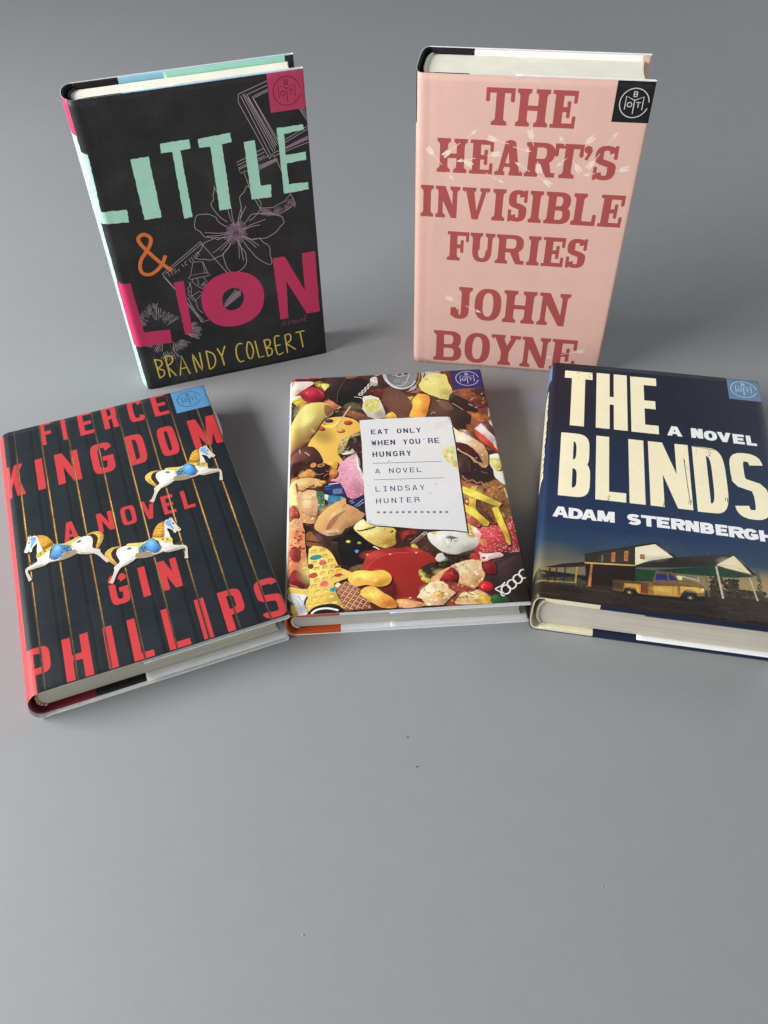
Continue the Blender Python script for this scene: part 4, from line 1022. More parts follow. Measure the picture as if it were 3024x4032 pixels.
F([(52.2,192.4),(57.6,193.3),(63.6,190.0),(65.8,181.6),(67.5,173.3),(66.8,168.0),(60.6,166.6),(55.1,169.7),(51.1,178.7),(52.0,184.1)], (240,238,230), (198,188,172), -70, .08, jag=.25)
F([(54.2,188.1),(61.8,188.8),(64.2,184.4),(62.9,176.4),(58.4,174.1),(52.9,178.6)], (230,222,124), (206,200,120), -60, .2, mot=14, mc=[(244,238,170),(190,180,90)], sh=0)
F([(-0.3,134.4),(6.7,141.1),(15.1,141.8),(18.8,137.4),(20.9,132.0),(21.7,126.5),(14.2,123.6),(8.9,119.3),(-0.0,114.2)], (100,60,52), (58,34,32), -50, .1)
F([(-0.3,130.8),(6.7,137.5),(7.6,131.9),(1.1,120.0),(-0.1,118.9)], (132,88,78), (90,56,50), -60, .1, sh=0)
D.line(smooth([(6.7,139.3),(6.5,137.5),(7.2,135.6)], False, 3), .6, (230,216,208)); D.line(smooth([(10.0,136.6),(12.1,134.6),(13.2,133.0)], False, 3), .6, (222,206,198))
F([(32.7,139.0),(35.8,147.4),(42.8,151.9),(49.3,155.8),(49.6,151.6),(40.9,147.6),(38.1,139.1),(35.1,133.9),(33.0,133.4)], (176,156,100), tex=.4, mot=34, mc=[(96,80,44),(206,190,130),(140,122,70)], ms=.8)
F([(38.1,137.9),(40.9,148.3),(49.5,149.4),(49.3,116.0),(46.2,120.9),(45.3,130.0),(41.2,129.7),(36.1,125.4),(34.6,130.9),(38.4,132.4)], (50,30,32), tex=.4, mot=40, mc=[(120,84,84),(26,14,16),(78,50,48),(150,110,104)], jag=.3)
F([(34.6,133.3),(40.5,134.6),(42.7,137.5),(44.2,133.1),(40.4,132.1),(36.3,131.8)], (238,228,202), jag=.2)
# left middle
F([(-0.2,123.8),(8.8,127.2),(19.6,125.8),(28.6,121.5),(26.8,110.0),(19.5,108.8),(10.2,111.9),(0.1,109.8)], (54,30,28), tex=.3, mot=26, mc=[(78,44,38),(36,20,20),(96,60,50)])
for p in ([(16.2,116.0),(19.5,114.0),(22.8,114.9)], [(24.4,116.5),(26.5,116.9)], [(22.7,111.4),(24.4,113.6),(26.0,114.1)]): D.line(smooth(p, False, 3), .4, (180,140,124))
F([(26.3,107.7),(27.6,113.3),(30.0,109.7),(29.1,106.3)], (170,84,60), mot=4)
F([(27.5,107.6),(31.8,117.7),(34.4,123.3),(37.8,127.8),(45.5,133.3),(45.8,120.0),(47.1,112.3),(49.0,108.7),(48.7,93.5),(45.9,91.5),(41.4,89.1),(38.0,92.2),(35.8,99.0),(33.1,105.4)], (222,122,160), (244,206,214), 80, .2, mot=150, mc=[(236,164,190),(206,104,146),(242,190,206),(228,140,172)], ms=.6, jag=.25)
F([(45.6,132.0),(46.4,120.0),(49.5,109.8),(49.3,105.8),(46.7,111.8),(45.4,120.1)], (248,234,228), jag=.2)
F([(27.0,124.0),(32.0,125.9),(32.3,121.2),(31.0,118.3),(27.8,121.5),(22.9,125.5)], (238,184,84), (214,150,60), -60, .1)
F([(26.4,114.6),(28.5,118.5),(31.8,117.1),(32.1,113.6),(30.0,110.3),(27.6,111.0)], (222,138,72), (196,108,50), -60, .08)
F([(13.8,122.1),(14.6,125.0),(17.1,125.7),(17.9,122.9),(15.9,121.0)], (212,150,84)); D.line(ell(*[(21.0,122.8)][0], 2.1, 1.1, 12, .25), .9, (206,146,92), .2, True)
F([(5.5,113.4),(7.3,116.2),(10.5,117.7),(11.3,119.3),(14.2,119.6),(16.7,116.0),(15.4,111.7),(10.1,112.8),(7.7,111.8)], (222,160,88), (190,124,62), -60, .15, mot=8)
F([(0.1,107.6),(2.1,111.4),(5.5,112.6),(4.1,109.5),(0.5,105.8)], (206,134,70))
F([(0.1,105.9),(4.1,110.1),(10.2,111.9),(17.0,110.7),(21.1,108.1),(19.4,103.7),(16.2,101.7),(12.2,102.6),(9.0,98.9),(5.4,101.5),(3.8,105.0),(0.2,100.2)], (240,204,146), (212,160,104), -50, .12, mot=16)
F([(0.1,104.2),(4.6,103.8),(5.7,94.8),(6.7,83.8),(8.0,75.2),(10.4,54.2),(0.2,55.0),(0.0,87.6)], (242,206,140), (226,160,110), -80, .2, mot=20)
F([(0.1,85.4),(2.8,87.4),(5.2,83.9),(6.6,77.4),(2.2,73.6),(0.2,74.8)], (196,96,76), (150,60,52), -70, .3, mot=10)
F([(0.3,71.1),(4.5,75.5),(8.4,73.1),(9.6,65.7),(10.4,54.2),(0.2,55.0)], (234,172,126), (206,120,90), -80, .25, mot=24, mc=[(190,96,76),(240,190,150),(214,140,100)])
F([(4.6,103.8),(5.6,104.0),(8.2,76.2),(7.7,76.0)], (96,56,40))
F([(5.6,99.2),(13.0,100.3),(17.8,98.8),(19.0,93.7),(18.5,81.8),(18.1,76.5),(16.1,70.4),(10.3,71.4),(8.4,73.1),(6.7,83.8)], (230,188,146), (208,150,98), -80, .1, mot=14)
D.line(smooth([(10.2,90.0),(11.8,92.6),(15.8,94.8),(19.0,93.7)], False, 4), .6, (248,216,180)); D.line(smooth([(11.2,89.9),(10.7,85.6),(13.0,84.1),(14.6,85.3)], False, 4), .6, (244,208,172)); D.line(smooth([(7.1,91.4),(9.8,92.2),(11.4,91.6)], False, 4), .4, (176,122,84)); D.line(smooth([(7.9,81.6),(12.2,78.3),(16.9,75.3)], False, 4), .5, (160,104,68))
F([(17.8,98.2),(22.6,96.7),(23.0,83.6),(19.3,81.2),(18.7,89.3)], (84,120,88), tex=.4, mot=30, mc=[(40,62,56),(170,190,150),(60,110,90),(36,40,44)], ms=.7)
for q, rx, ry in (([(8.4,101.8)][0], 3.0, 2.2), ([(14.2,104.7)][0], 2.2, 1.3), ([(22.1,106.6)][0], 2.4, 1.8), ([(20.4,104.2)][0], 1.8, 1.6)): ball(q, rx, ry, (222,156,84))
F([(23.0,104.6),(32.7,105.2),(35.4,100.2),(36.7,90.6),(32.8,92.6),(25.7,94.8),(23.0,96.7)], (30,44,92), (44,62,120), 0, .2, sm=False, mot=10, mc=[(20,28,64),(60,84,140)])
D.line([(25.9,104.4),(32.7,105.1)], .7, (236,236,240)); D.line([(23.4,102.3),(27.4,103.1)], .35, (150,166,200)); D.line([(23.4,100.0),(26.6,100.6)], .35, (120,140,180))
for k in range(8): D.line([(28.7,99.6),(29.1,95.0)] if k == 0 else [(x + k * .78, y + k * .03) for x, y in [(28.7,99.6),(29.1,95.0)]], .3, (150,168,206))
F([(23.1,95.3),(25.9,94.2),(25.6,89.9),(23.5,91.1)], (232,222,216)); F([(25.7,93.7),(32.8,92.9),(37.1,90.6),(36.6,85.7),(28.7,83.7),(25.6,84.4)], (66,134,160), (40,90,110), -60, .2, mot=10, mc=[(110,170,190),(36,80,110)])
F([(38.6,88.3),(42.6,89.6),(48.3,92.4),(48.5,84.2),(42.3,80.9),(40.1,84.4)], (28,36,80), tex=.3, mot=8, mc=[(60,74,130),(16,20,50)])
for p in ([(39.0,87.7),(41.4,88.3)], [(42.4,83.1),(48.2,89.1)], [(43.6,82.5),(48.4,86.4)], [(40.1,86.0),(42.1,86.9)]): D.line(p, .4, (196,206,226))
F([(37.0,85.1),(42.3,81.5),(48.7,82.6),(48.4,75.7),(42.3,79.9)], (50,50,48))
bread = [(16.5,69.8),(19.2,76.4),(24.8,83.4),(31.1,88.3),(33.5,89.2),(35.2,91.3),(37.1,90.0),(37.0,85.7),(42.4,82.0),(48.6,75.7),(46.7,72.1),(39.9,66.4),(36.0,64.7),(32.0,58.4),(24.4,58.5),(19.1,62.4),(16.5,66.2)]
F([(x + .8, y - 1.2) for x, y in bread], (36,20,18))
F(bread, (226,176,118), (196,140,98), -40, .1, mot=24, jag=.2)
F([(16.9,70.3),(20.8,77.3),(24.8,82.9),(31.5,87.8),(33.4,84.9),(27.0,77.4),(22.3,69.9),(19.1,64.5)], (238,190,116), (220,166,104), -40, .06, sh=0)
F([(23.7,64.6),(26.1,71.7),(30.9,77.1),(36.8,80.1),(32.4,74.8),(29.6,69.8),(26.8,65.4)], (164,106,76), (190,134,98), 0, .2, sh=0)
F([(20.7,62.3),(24.5,61.5),(28.3,64.8),(32.1,62.9),(30.5,59.5),(24.4,58.7)], (214,172,134), tex=.2, mot=8)
ball([(16.7,63.1)][0], .9, 1.1, (200,160,110))
# lower left
F([(9.2,68.2),(13.5,67.8),(27.1,46.6),(33.2,32.9),(21.5,47.1),(12.1,47.8),(10.3,54.1)], (42,26,24), tex=.3)
F([(11.6,62.8),(16.4,62.5),(22.5,53.2),(22.4,49.3),(11.6,52.5)], (132,84,50), tex=.3, mot=14); D.line([(11.4,56.2),(20.6,53.9)], 1.0, (56,32,24), .2)
F([(-0.0,61.2),(9.2,68.2),(10.7,54.1),(12.1,36.9),(13.7,21.7),(7.7,19.3),(0.8,25.5),(-0.1,48.8)], (226,150,104), (196,104,72), -80, .25, mot=50, mc=[(240,186,130),(176,80,62),(206,124,84),(150,60,50)], ms=1.3)
F([(1.3,50.5),(4.6,52.1),(8.1,48.1),(7.5,40.3),(3.8,40.0),(0.9,46.2)], (142,54,46), tex=.3, mot=12); F([(0.8,28.4),(3.4,32.9),(6.6,32.9),(12.1,27.5),(13.7,21.4),(9.9,19.1),(5.4,22.0),(0.8,24.9)], (134,38,42), (104,24,32), -60, .2, mot=10)
WF = smooth([(13.0,49.6),(23.3,49.4),(27.9,42.9),(30.5,35.5),(32.3,33.0),(38.6,29.0),(36.7,25.6),(30.3,22.7),(27.9,20.6),(30.0,11.4),(33.3,1.8),(11.8,0.2),(11.3,13.9),(0.5,15.9),(0.4,21.5),(7.7,19.3),(13.7,21.4)], True, 3)
F(WF, (244,216,118), (226,188,90), -70, .1, sm=False)
mnx, mny = min(p[0] for p in WF), min(p[1] for p in WF)
for j in range(12):
    for i in range(10):
        x, y = mnx + i * 5.0 + (j % 2) * 1.6, mny + j * 4.5 + i * .5
        q = [(x, y), (x + 3.6, y + .5), (x + 3.3, y + 2.9), (x + .3, y + 2.6)]
        if sum(inside(u, WF) for u in q) == 4:
            D.add(q, (232, 198, 100), .25); D.add([(x + .3, y + 2.0), (x + 3.4, y + 2.4), (x + 3.3, y + 2.9), (x + .3, y + 2.6)], (176, 136, 60), .3)
            D.add([(x, y), (x + .5, y), (x + .7, y + 2.4), (x + .3, y + 2.6)], (196, 156, 74), .3)
for q, rx, ry, c in (([(17.2,42.4)][0], 3.7, 1.9, (62,150,164)), ([(21.4,37.7)][0], 2.3, 1.9, (222,104,104)), ([(30.3,34.1)][0], 2.0, .9, (206,84,60)), ([(15.6,28.4)][0], 2.8, 2.0, (206,74,62)), ([(30.6,27.7)][0], 2.5, 1.3, (200,60,50)), ([(22.3,21.6)][0], 2.5, 2.3, (220,104,104)), ([(27.2,16.9)][0], 1.9, 1.7, (60,146,164)), ([(14.2,35.6)][0], 1.8, 2.0, (110,80,60))):
    F(ell(q[0], q[1], rx, ry, 12, .15), c, tex=.3, mot=5, ms=.5)
F([(13.5,67.8),(24.4,59.3),(34.9,61.0),(40.7,63.1),(47.1,56.2),(54.7,46.9),(49.3,43.1),(46.3,37.9),(44.3,33.0),(37.8,31.7),(32.4,34.2),(30.2,40.3),(25.7,46.8),(16.8,59.9)], (58,36,36), (34,22,22), 0, .3, mot=20, mc=[(80,52,48),(34,20,20)])
F([(26.3,56.0),(34.9,59.1),(40.8,65.0),(49.7,51.0),(51.9,46.5),(48.4,43.1),(45.3,36.2),(35.1,34.6),(31.6,42.6),(30.5,52.5)], (26,19,20), tex=.1)
F([(16.4,64.4),(18.7,60.4),(27.1,47.3),(24.3,50.5),(17.8,59.2)], (90,58,58)); D.line([(28.1,54.0),(30.9,53.1)], .5, (110,84,84))
ball([(37.3,53.6)][0], 1.4, 1.1, (236,236,100)); ball([(44.0,52.0)][0], 1.3, 1.0, (130,186,72)); F([(41.0,46.3),(43.5,46.1),(42.1,43.8)], (90,160,222))
F([(37.8,32.6),(44.4,35.0),(47.0,31.9),(44.1,29.7),(38.2,29.6)], (110,80,48), tex=.4, mot=6)
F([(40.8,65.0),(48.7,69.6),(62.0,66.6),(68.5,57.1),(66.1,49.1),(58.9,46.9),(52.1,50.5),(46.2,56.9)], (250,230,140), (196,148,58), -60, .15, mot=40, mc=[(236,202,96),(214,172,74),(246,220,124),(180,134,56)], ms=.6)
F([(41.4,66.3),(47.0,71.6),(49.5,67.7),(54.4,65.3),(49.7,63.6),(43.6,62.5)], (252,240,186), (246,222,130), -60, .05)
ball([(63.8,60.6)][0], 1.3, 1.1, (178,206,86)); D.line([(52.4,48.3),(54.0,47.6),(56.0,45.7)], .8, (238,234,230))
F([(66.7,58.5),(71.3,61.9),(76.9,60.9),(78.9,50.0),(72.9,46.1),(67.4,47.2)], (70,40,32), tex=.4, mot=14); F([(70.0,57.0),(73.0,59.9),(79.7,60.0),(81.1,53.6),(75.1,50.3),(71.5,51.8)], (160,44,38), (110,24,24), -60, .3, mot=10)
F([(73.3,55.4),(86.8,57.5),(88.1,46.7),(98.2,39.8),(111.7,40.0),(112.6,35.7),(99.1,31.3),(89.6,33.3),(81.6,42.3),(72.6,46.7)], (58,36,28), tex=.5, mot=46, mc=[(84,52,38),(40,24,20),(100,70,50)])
D.line([(76.0,48.3),(84.8,56.4)], 2.6, (122,84,78)); D.line([(75.6,49.3),(84.1,57.1)], .5, (186,160,154)); D.line(ell(*[(84.8,56.5)][0], 1.5, .9, 10, .5), .5, (220,206,200), 0, True)
F([(75.5,47.7),(77.9,48.2),(79.9,45.2),(77.1,44.2)], (230,204,86), (196,160,50), -40)
F([(43.9,29.8),(46.3,36.7),(49.3,42.5),(56.5,45.9),(64.5,46.3),(75.6,45.2),(75.3,41.0),(63.2,41.7),(52.8,38.6),(48.1,32.4),(45.9,29.0)], (178,56,48), (140,34,34), 0, .06); F([(72.6,46.7),(79.5,44.3),(86.1,40.2),(89.8,35.7),(85.8,37.2),(72.3,43.1)], (170,50,44), tex=.06)
plate = [(46.4,29.0),(49.4,35.2),(56.2,40.7),(65.6,42.7),(73.5,42.1),(77.2,41.2)] + [(83.4,41.6),(89.8,35.7),(89.6,33.3),(82.9,30.8),(78.9,27.6),(78.5,22.4),(83.9,17.4),(79.0,13.2),(76.3,7.8),(79.1,4.3),(69.4,5.6)] + [(64.5,6.8),(60.7,16.9),(53.1,26.7)]
F(plate, (172,44,38), (134,36,33), -60, .05, sm=False, sh=0)
F([(61.3,26.1),(63.6,20.1),(64.6,14.3),(62.9,8.9),(59.5,11.9),(51.7,17.0),(60.8,18.0)], (100,26,26), tex=.1)
D.line(smooth([(46.9,29.5),(49.9,34.9),(56.2,40.1),(65.6,42.1),(74.4,41.6)], False, 4), .35, (214,92,80))
for q in ([(62.3,41.4)][0], [(71.7,7.8)][0], [(48.5,42.2)][0], [(78.3,41.4)][0], [(71.9,7.9)][0]): D.add(ell(q[0], q[1], .8, .6, 7), (232,176,130))
F([(64.1,7.1),(72.4,5.9),(73.9,2.0),(63.7,1.7)] , (232,172,118), tex=.1); F([(67.7,6.3),(74.7,5.2),(81.1,2.0),(67.3,0.8)], (232,168,116), tex=.1)
pn = [(36.2,25.7),(39.6,29.5),(45.1,30.2),(51.0,29.2),(57.0,29.6),(61.3,26.1),(62.0,22.0),(59.4,18.1),(53.5,17.2),(46.4,19.1),(41.9,18.4),(37.4,21.0)]
F([(x + .9, y - 1.2) for x, y in pn], (70,24,20)); F(pn, (255,220,108), (232,160,62), -70, .06)
for k in range(3): D.line(smooth([(x, y - k * 1.1) for x, y in [(39.3,22.6),(46.1,22.0),(52.8,20.4),(58.8,21.6)]], False, 4), .3, (220,150,60))
pn = [(43.1,14.3),(46.3,17.4),(51.7,17.3),(56.4,12.7),(61.1,9.0),(63.9,3.8),(62.8,1.2),(55.3,1.8),(51.1,4.8),(44.2,9.7)]
F([(x + .6, y - 1.0) for x, y in pn], (40,20,18)); F(pn, (252,204,98), (222,126,50), -35, .1, mot=34, mc=[(236,150,66),(244,180,84),(214,126,52)], ms=.45)
cone = [(27.9,20.0),(35.2,22.3),(41.0,18.4),(43.6,16.0),(43.0,12.1),(48.1,6.7),(49.2,1.7),(33.3,1.5),(30.9,11.3)]
F(cone, (146,92,70), tex=.2, sm=False); lattice(cone, -33, 58, 3.0, .6, (216,164,124), (104,60,46)); F([(28.6,20.5),(30.2,22.1),(31.6,20.6),(30.8,18.8),(28.8,19.1)], (240,226,190))
F([(11.8,0.2),(15.7,4.8),(21.0,6.5),(27.2,6.6),(31.6,4.1),(33.5,1.2),(29.7,-0.1),(14.4,-1.1)], (34,24,24), tex=.2); D.line(smooth([(14.4,0.5),(17.5,3.0),(23.6,3.7),(30.0,1.8)], False, 4), 1.3, (236,234,228))
F([(0.5,15.9),(5.5,15.6),(11.7,13.9),(10.0,8.5),(12.4,0.7),(6.9,-0.5),(4.7,7.8),(0.6,12.5)], (236,236,240), (206,204,214), -60, .04)
for p in ([(1.5,13.6),(5.5,11.6),(8.2,6.4),(9.1,0.4)], [(3.2,14.6),(7.3,12.6),(10.0,6.8),(10.9,1.3)], [(6.8,14.3),(9.3,9.6),(11.1,12.8)]): D.line(smooth(p, False, 4), .35, (170,168,182))
F([(2.4,7.4),(4.7,7.2),(6.7,0.0),(4.3,-0.3)], (226,196,90), tex=.1)
# lower right
F([(86.7,56.6),(93.5,57.6),(111.7,58.1),(117.6,52.5),(117.6,46.9),(113.3,41.7),(107.6,40.3),(101.7,38.3),(95.4,40.0),(90.3,45.3),(87.1,50.5)], (240,240,232), (200,196,184), -75, .05, mot=14, mc=[(226,222,212),(250,250,246)])
F([(96.8,52.6),(100.6,53.4),(105.6,51.3),(101.5,50.7),(99.5,46.8),(100.5,50.7)], (96,92,84), sm=False); D.line(smooth([(94.5,40.7),(101.7,38.3),(108.5,40.2),(114.5,43.4)], False, 4), .4, (130,122,112))
F([(112.3,63.2),(116.0,61.6),(119.0,55.6),(119.6,52.4),(116.7,49.3),(112.9,52.6),(111.5,56.8)], (246,244,232), tex=.05); F([(112.3,63.2),(114.5,61.1),(114.5,57.2),(115.5,51.1),(112.8,52.3),(111.2,54.3)], (222,186,96), tex=.3, mot=6); F([(88.2,57.4),(92.7,57.0),(90.3,54.8)], (222,200,120))
F([(116.8,60.2),(121.8,61.8),(126.7,62.7),(140.6,59.0),(141.0,38.9),(140.9,35.3),(130.2,38.5),(123.2,38.5),(115.3,38.5),(113.3,41.1),(117.5,46.3),(120.1,53.0)], (200,72,72), (160,40,44), -60, .4)
F([(117.6,48.8),(120.1,49.8),(122.4,45.9),(119.2,43.7)], (226,128,76), tex=.3)
CO = [(116.8,60.2),(121.8,61.8),(126.7,62.7),(140.6,59.0),(141.0,38.9),(140.9,35.3),(130.2,38.5),(123.2,38.5),(115.3,38.5),(113.3,41.1),(117.5,46.3),(120.1,53.0)]
n_ = 0
while n_ < 260:
    x, y = RD.uniform(*sorted((CO[0][0], CO[5][0]))), RD.uniform(CO[5][1], CO[2][1] + 1); a = RD.random() * 3
    if not inside((x, y), CO): n_ += .3; continue
    n_ += 1; l_ = RD.uniform(.6, 1.5); D.line([(x, y), (x + l_ * math.cos(a), y + l_ * math.sin(a))], .38, RD.choice([(232,140,142),(244,190,190),(214,96,98),(180,48,54),(240,168,170)]))
F([(125.3,37.1),(140.8,37.7),(142.2,24.5),(142.2,14.0),(143.9,-1.7),(116.7,0.3),(117.5,18.2),(124.0,22.4)], (56,40,42), (32,24,26), -60, .08, sm=False)
F([(125.6,26.9),(136.5,34.4),(138.4,31.9),(127.0,23.9)], (80,62,66), (52,38,40), -50, .05, sh=0)
F([(116.2,38.4),(120.7,37.5),(126.9,38.2),(129.6,37.5),(130.2,34.8),(122.4,33.1),(119.3,31.0),(116.7,32.4)], (240,208,202), (206,160,158), -80, .06); D.line(ell(*[(118.7,34.6)][0], 2.0, 1.7, 12), .8, (246,238,236), 0, True); F(ell(*[(118.2,34.3)][0], 1.3, 1.1, 10), (206,84,80))
F([(111.3,38.5),(116.1,38.1),(116.0,33.6),(111.3,33.1)], (190,62,58), tex=.2, mot=6)
F([(89.2,36.3),(91.6,39.7),(94.0,40.2),(95.1,37.0),(94.3,34.1),(91.9,33.1),(90.1,34.1)], (238,234,224), (206,198,182), -60, .1, jag=.3)
F([(116.8,30.9),(124.0,31.2),(124.1,22.3),(118.6,22.5),(115.8,25.3)], (142,38,38), (112,26,28), -60, .08)
F([(79.0,28.2),(82.9,31.4),(89.1,33.3),(97.7,31.5),(96.8,28.0),(91.3,23.7),(85.7,22.1),(80.0,24.6)], (50,38,28), tex=.4, mot=22, mc=[(30,22,18),(84,64,40),(110,96,44)])
F([(78.4,27.1),(80.3,28.1),(81.6,22.2),(86.8,19.7),(84.4,17.6),(79.6,20.3)], (196,176,84), tex=.4, mot=14, mc=[(226,206,110),(140,120,50)])
F([(85.0,19.0),(86.1,21.8),(93.1,27.1),(98.8,29.1),(100.6,26.5),(95.6,25.1),(90.3,18.6)], (226,170,118), tex=.15, mot=6)
F([(97.5,29.7),(103.8,32.2),(110.0,33.8),(116.7,32.4),(116.6,26.4),(117.8,21.7),(115.5,16.7),(109.8,11.4),(105.0,12.4),(101.4,16.0),(100.6,20.7),(100.3,26.5)], (244,216,172), (214,160,106), -60, .15, mot=60, mc=[(250,232,202),(226,182,124),(204,152,98),(236,196,132)], jag=.3)
F([(89.9,18.6),(93.7,24.7),(98.7,28.4),(101.5,24.1),(100.3,18.4),(96.4,16.4),(92.5,17.9)], (168,42,44), (116,22,30), -50, .3, mot=16, mc=[(196,70,66),(96,16,24)])
F([(92.9,16.7),(101.8,16.0),(109.4,11.5),(111.9,10.7),(118.5,6.3),(120.3,0.6),(90.2,0.2)], (150,62,48), tex=.4, mot=24, mc=[(110,30,32),(206,150,110)])
F([(99.7,6.0),(102.3,9.2),(107.7,9.3),(111.5,10.7),(116.0,7.6),(117.3,4.1),(113.2,0.6),(97.8,1.2)], (234,200,146), (222,176,110), -40, .2, mot=20); D.line(smooth([(104.8,11.2),(106.3,8.3),(109.2,7.0)], False, 3), .6, (150,44,40)); D.line([(105.1,7.9),(104.8,2.3)], .4, (176,90,64))
F([(112.3,6.7),(117.5,5.5),(120.3,0.6),(111.1,1.0)], (218,174,72), tex=.1)
F([(75.8,7.9),(79.0,13.2),(84.9,18.4),(90.4,18.9),(94.6,16.0),(95.1,12.5),(98.6,9.5),(94.3,5.3),(90.3,1.3),(81.0,1.4),(78.4,6.6)], (248,222,178), (220,172,124), -60, .12, mot=44, mc=[(250,234,204),(232,190,134),(214,164,110)], jag=.3); F(ell(*[(88.9,9.1)][0], 3.6, 2.6, 12), (234,180,104), tex=.2, mot=6)
ball([(116.7,12.9)][0], 4.4, 3.8, (206,34,48)); D.line([(114.3,13.3),(114.8,11.9)], .5, (246,190,190))
F([(118.2,4.1),(121.2,6.6),(127.6,4.5),(127.8,0.0),(119.0,0.4)], (48,100,54), (30,66,38), -60, .06)
loops(*[(128.0,9.7),(140.2,20.5)], 4, 2.6, 3.4, -.3, .95); D.line(smooth([(128.4,15.1),(125.7,12.5),(122.0,10.5),(124.6,8.0),(125.1,5.5),(126.6,5.4)], False, 4), .8, (234,230,224))
# right edge
F([(112.6,130.3),(119.2,124.5),(122.0,120.9),(124.7,116.0),(127.9,111.6),(132.7,113.5),(135.2,108.7),(135.7,103.2),(130.5,97.8),(122.4,99.3),(114.6,105.4),(112.1,108.7)], (36,25,26), tex=.15, sh=0); F([(112.8,126.4),(120.1,123.4),(119.2,107.7),(112.4,108.7)], (72,48,42), (52,34,32), -80, .2, sm=False, mot=10)
D.line([(126.8,108.0),(131.0,105.7)], .6, (120,104,100)); D.line([(120.5,119.2),(119.6,108.1)], .4, (100,76,68)); D.add(ell(*[(123.4,110.1)][0], 1.0, .5, 8), (70,60,120))
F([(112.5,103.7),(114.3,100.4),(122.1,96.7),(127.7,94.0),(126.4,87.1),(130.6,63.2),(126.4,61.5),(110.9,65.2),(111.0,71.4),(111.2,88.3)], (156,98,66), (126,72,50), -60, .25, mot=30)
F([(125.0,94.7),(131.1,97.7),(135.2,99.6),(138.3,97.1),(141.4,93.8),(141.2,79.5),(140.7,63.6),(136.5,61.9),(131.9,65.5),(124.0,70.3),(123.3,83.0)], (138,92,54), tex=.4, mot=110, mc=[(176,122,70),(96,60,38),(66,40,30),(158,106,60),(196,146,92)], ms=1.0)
F([(120.4,84.1),(122.9,82.2),(123.8,72.8),(130.0,62.8),(126.7,63.1),(121.3,68.0),(119.2,75.3)], (88,46,40), tex=.15); D.line(smooth([(121.3,81.5),(121.6,74.7),(125.9,66.0)], False, 4), .5, (124,74,62))
D.line(smooth([(139.7,91.7),(140.3,87.7),(140.7,82.5)], False, 3), .8, (220,196,164)); D.line(smooth([(114.0,105.4),(115.7,101.7),(117.7,99.7),(120.4,100.8),(122.8,97.5),(125.5,98.6),(127.0,95.8),(129.9,96.5)], False, 3), .7, (186,132,104)); D.line(smooth([(116.0,99.0),(120.9,97.2),(125.6,95.1)], False, 3), .6, (40,22,20))
F([(112.0,72.1),(114.8,70.2),(120.6,62.8),(118.3,59.3),(111.7,64.7)], (198,110,84), (160,70,56), -50, .2, mot=8)
F([(136.6,62.3),(141.3,63.6),(141.3,52.2),(135.9,52.6)], (180,66,66), tex=.3, mot=16, mc=[(232,160,160),(150,40,44)])
for p, c in (([(119.0,95.2),(123.1,95.0),(121.3,91.0),(118.3,92.1)], (226,180,78)), ([(116.5,86.6),(120.5,83.7),(118.9,73.9),(114.9,76.9)], (232,182,78)), ([(112.0,94.8),(114.0,95.1),(122.4,89.6),(136.3,78.2),(134.3,75.6),(131.7,76.4),(116.9,86.1),(111.5,90.5)], (254,224,90)), ([(111.9,80.1),(115.1,77.3),(119.0,73.6),(126.2,62.7),(124.7,59.6),(122.0,60.4),(118.0,66.7),(112.3,72.9)], (252,218,84)), ([(129.3,74.9),(133.5,75.8),(134.0,71.6),(136.1,57.5),(136.7,51.8),(136.6,43.6),(134.8,43.7),(133.5,52.1),(130.7,63.6)], (248,210,80))):
    D.add([(x + .5, y - 1.0) for x, y in p], (66,34,24), .2); F(p, c, tuple(v * .86 for v in c), -60, .08, sm=False, mot=6, mc=[(206,160,50)], ms=.25)
D.add(ell(*[(114.2,81.8)][0], .7, 1.1, 8), (250,220,200))
F([(133.2,173.6),(141.5,176.1),(142.1,161.6),(141.7,138.5),(132.7,146.9),(129.2,147.2),(126.0,142.9),(122.1,147.8),(123.7,156.9),(127.6,162.8)], (124,68,48), tex=.35, mot=20)
F([(132.4,156.1),(138.8,156.8),(140.9,150.0),(141.7,141.5),(137.8,146.4)], (86,52,52), tex=.3, mot=8); F([(139.0,158.7),(141.2,159.3),(141.3,151.5),(139.5,154.8)], (222,202,184), tex=.2, mot=3); F([(140.5,170.5),(141.9,171.2),(141.1,162.5),(139.8,162.6)], (214,180,160), tex=.2)
F([(118.2,194.0),(131.7,194.5),(142.5,194.4),(142.1,178.5),(133.1,172.8),(125.9,182.4),(118.1,188.9)], (148,82,54), (120,56,40), -20, .45, mot=34, mc=[(176,110,70),(110,50,38),(90,36,30),(196,130,84)], ms=1.3); F([(131.5,192.8),(142.0,194.4),(141.9,184.3),(135.5,186.6),(132.7,189.3)], (60,36,34), tex=.3, mot=8, mc=[(190,180,180),(30,20,20)], ms=.7)
F([(125.2,168.6),(128.1,170.4),(132.7,165.6),(139.7,163.4),(141.0,158.2),(134.0,156.4),(128.7,162.8)], (172,98,52), tex=.4, mot=20, jag=.4)
F([(100.8,187.1),(105.8,184.1),(113.6,181.8),(115.2,172.7),(125.1,167.8),(126.8,162.9),(122.3,149.3),(118.7,149.2),(111.9,153.2),(111.1,163.9),(95.1,165.6),(99.2,176.5)], (88,56,48), (32,22,22), -25, .1)
F([(105.7,182.5),(113.4,180.2),(116.5,172.6),(111.4,172.1),(108.2,175.7)], (128,98,76), (96,66,54), 0, .15, sh=0); D.line(smooth([(99.5,168.0),(101.3,170.7),(102.5,169.0)], False, 3), .5, (236,214,206)); D.line([(104.6,182.6),(107.9,183.1)], .4, (200,186,180))
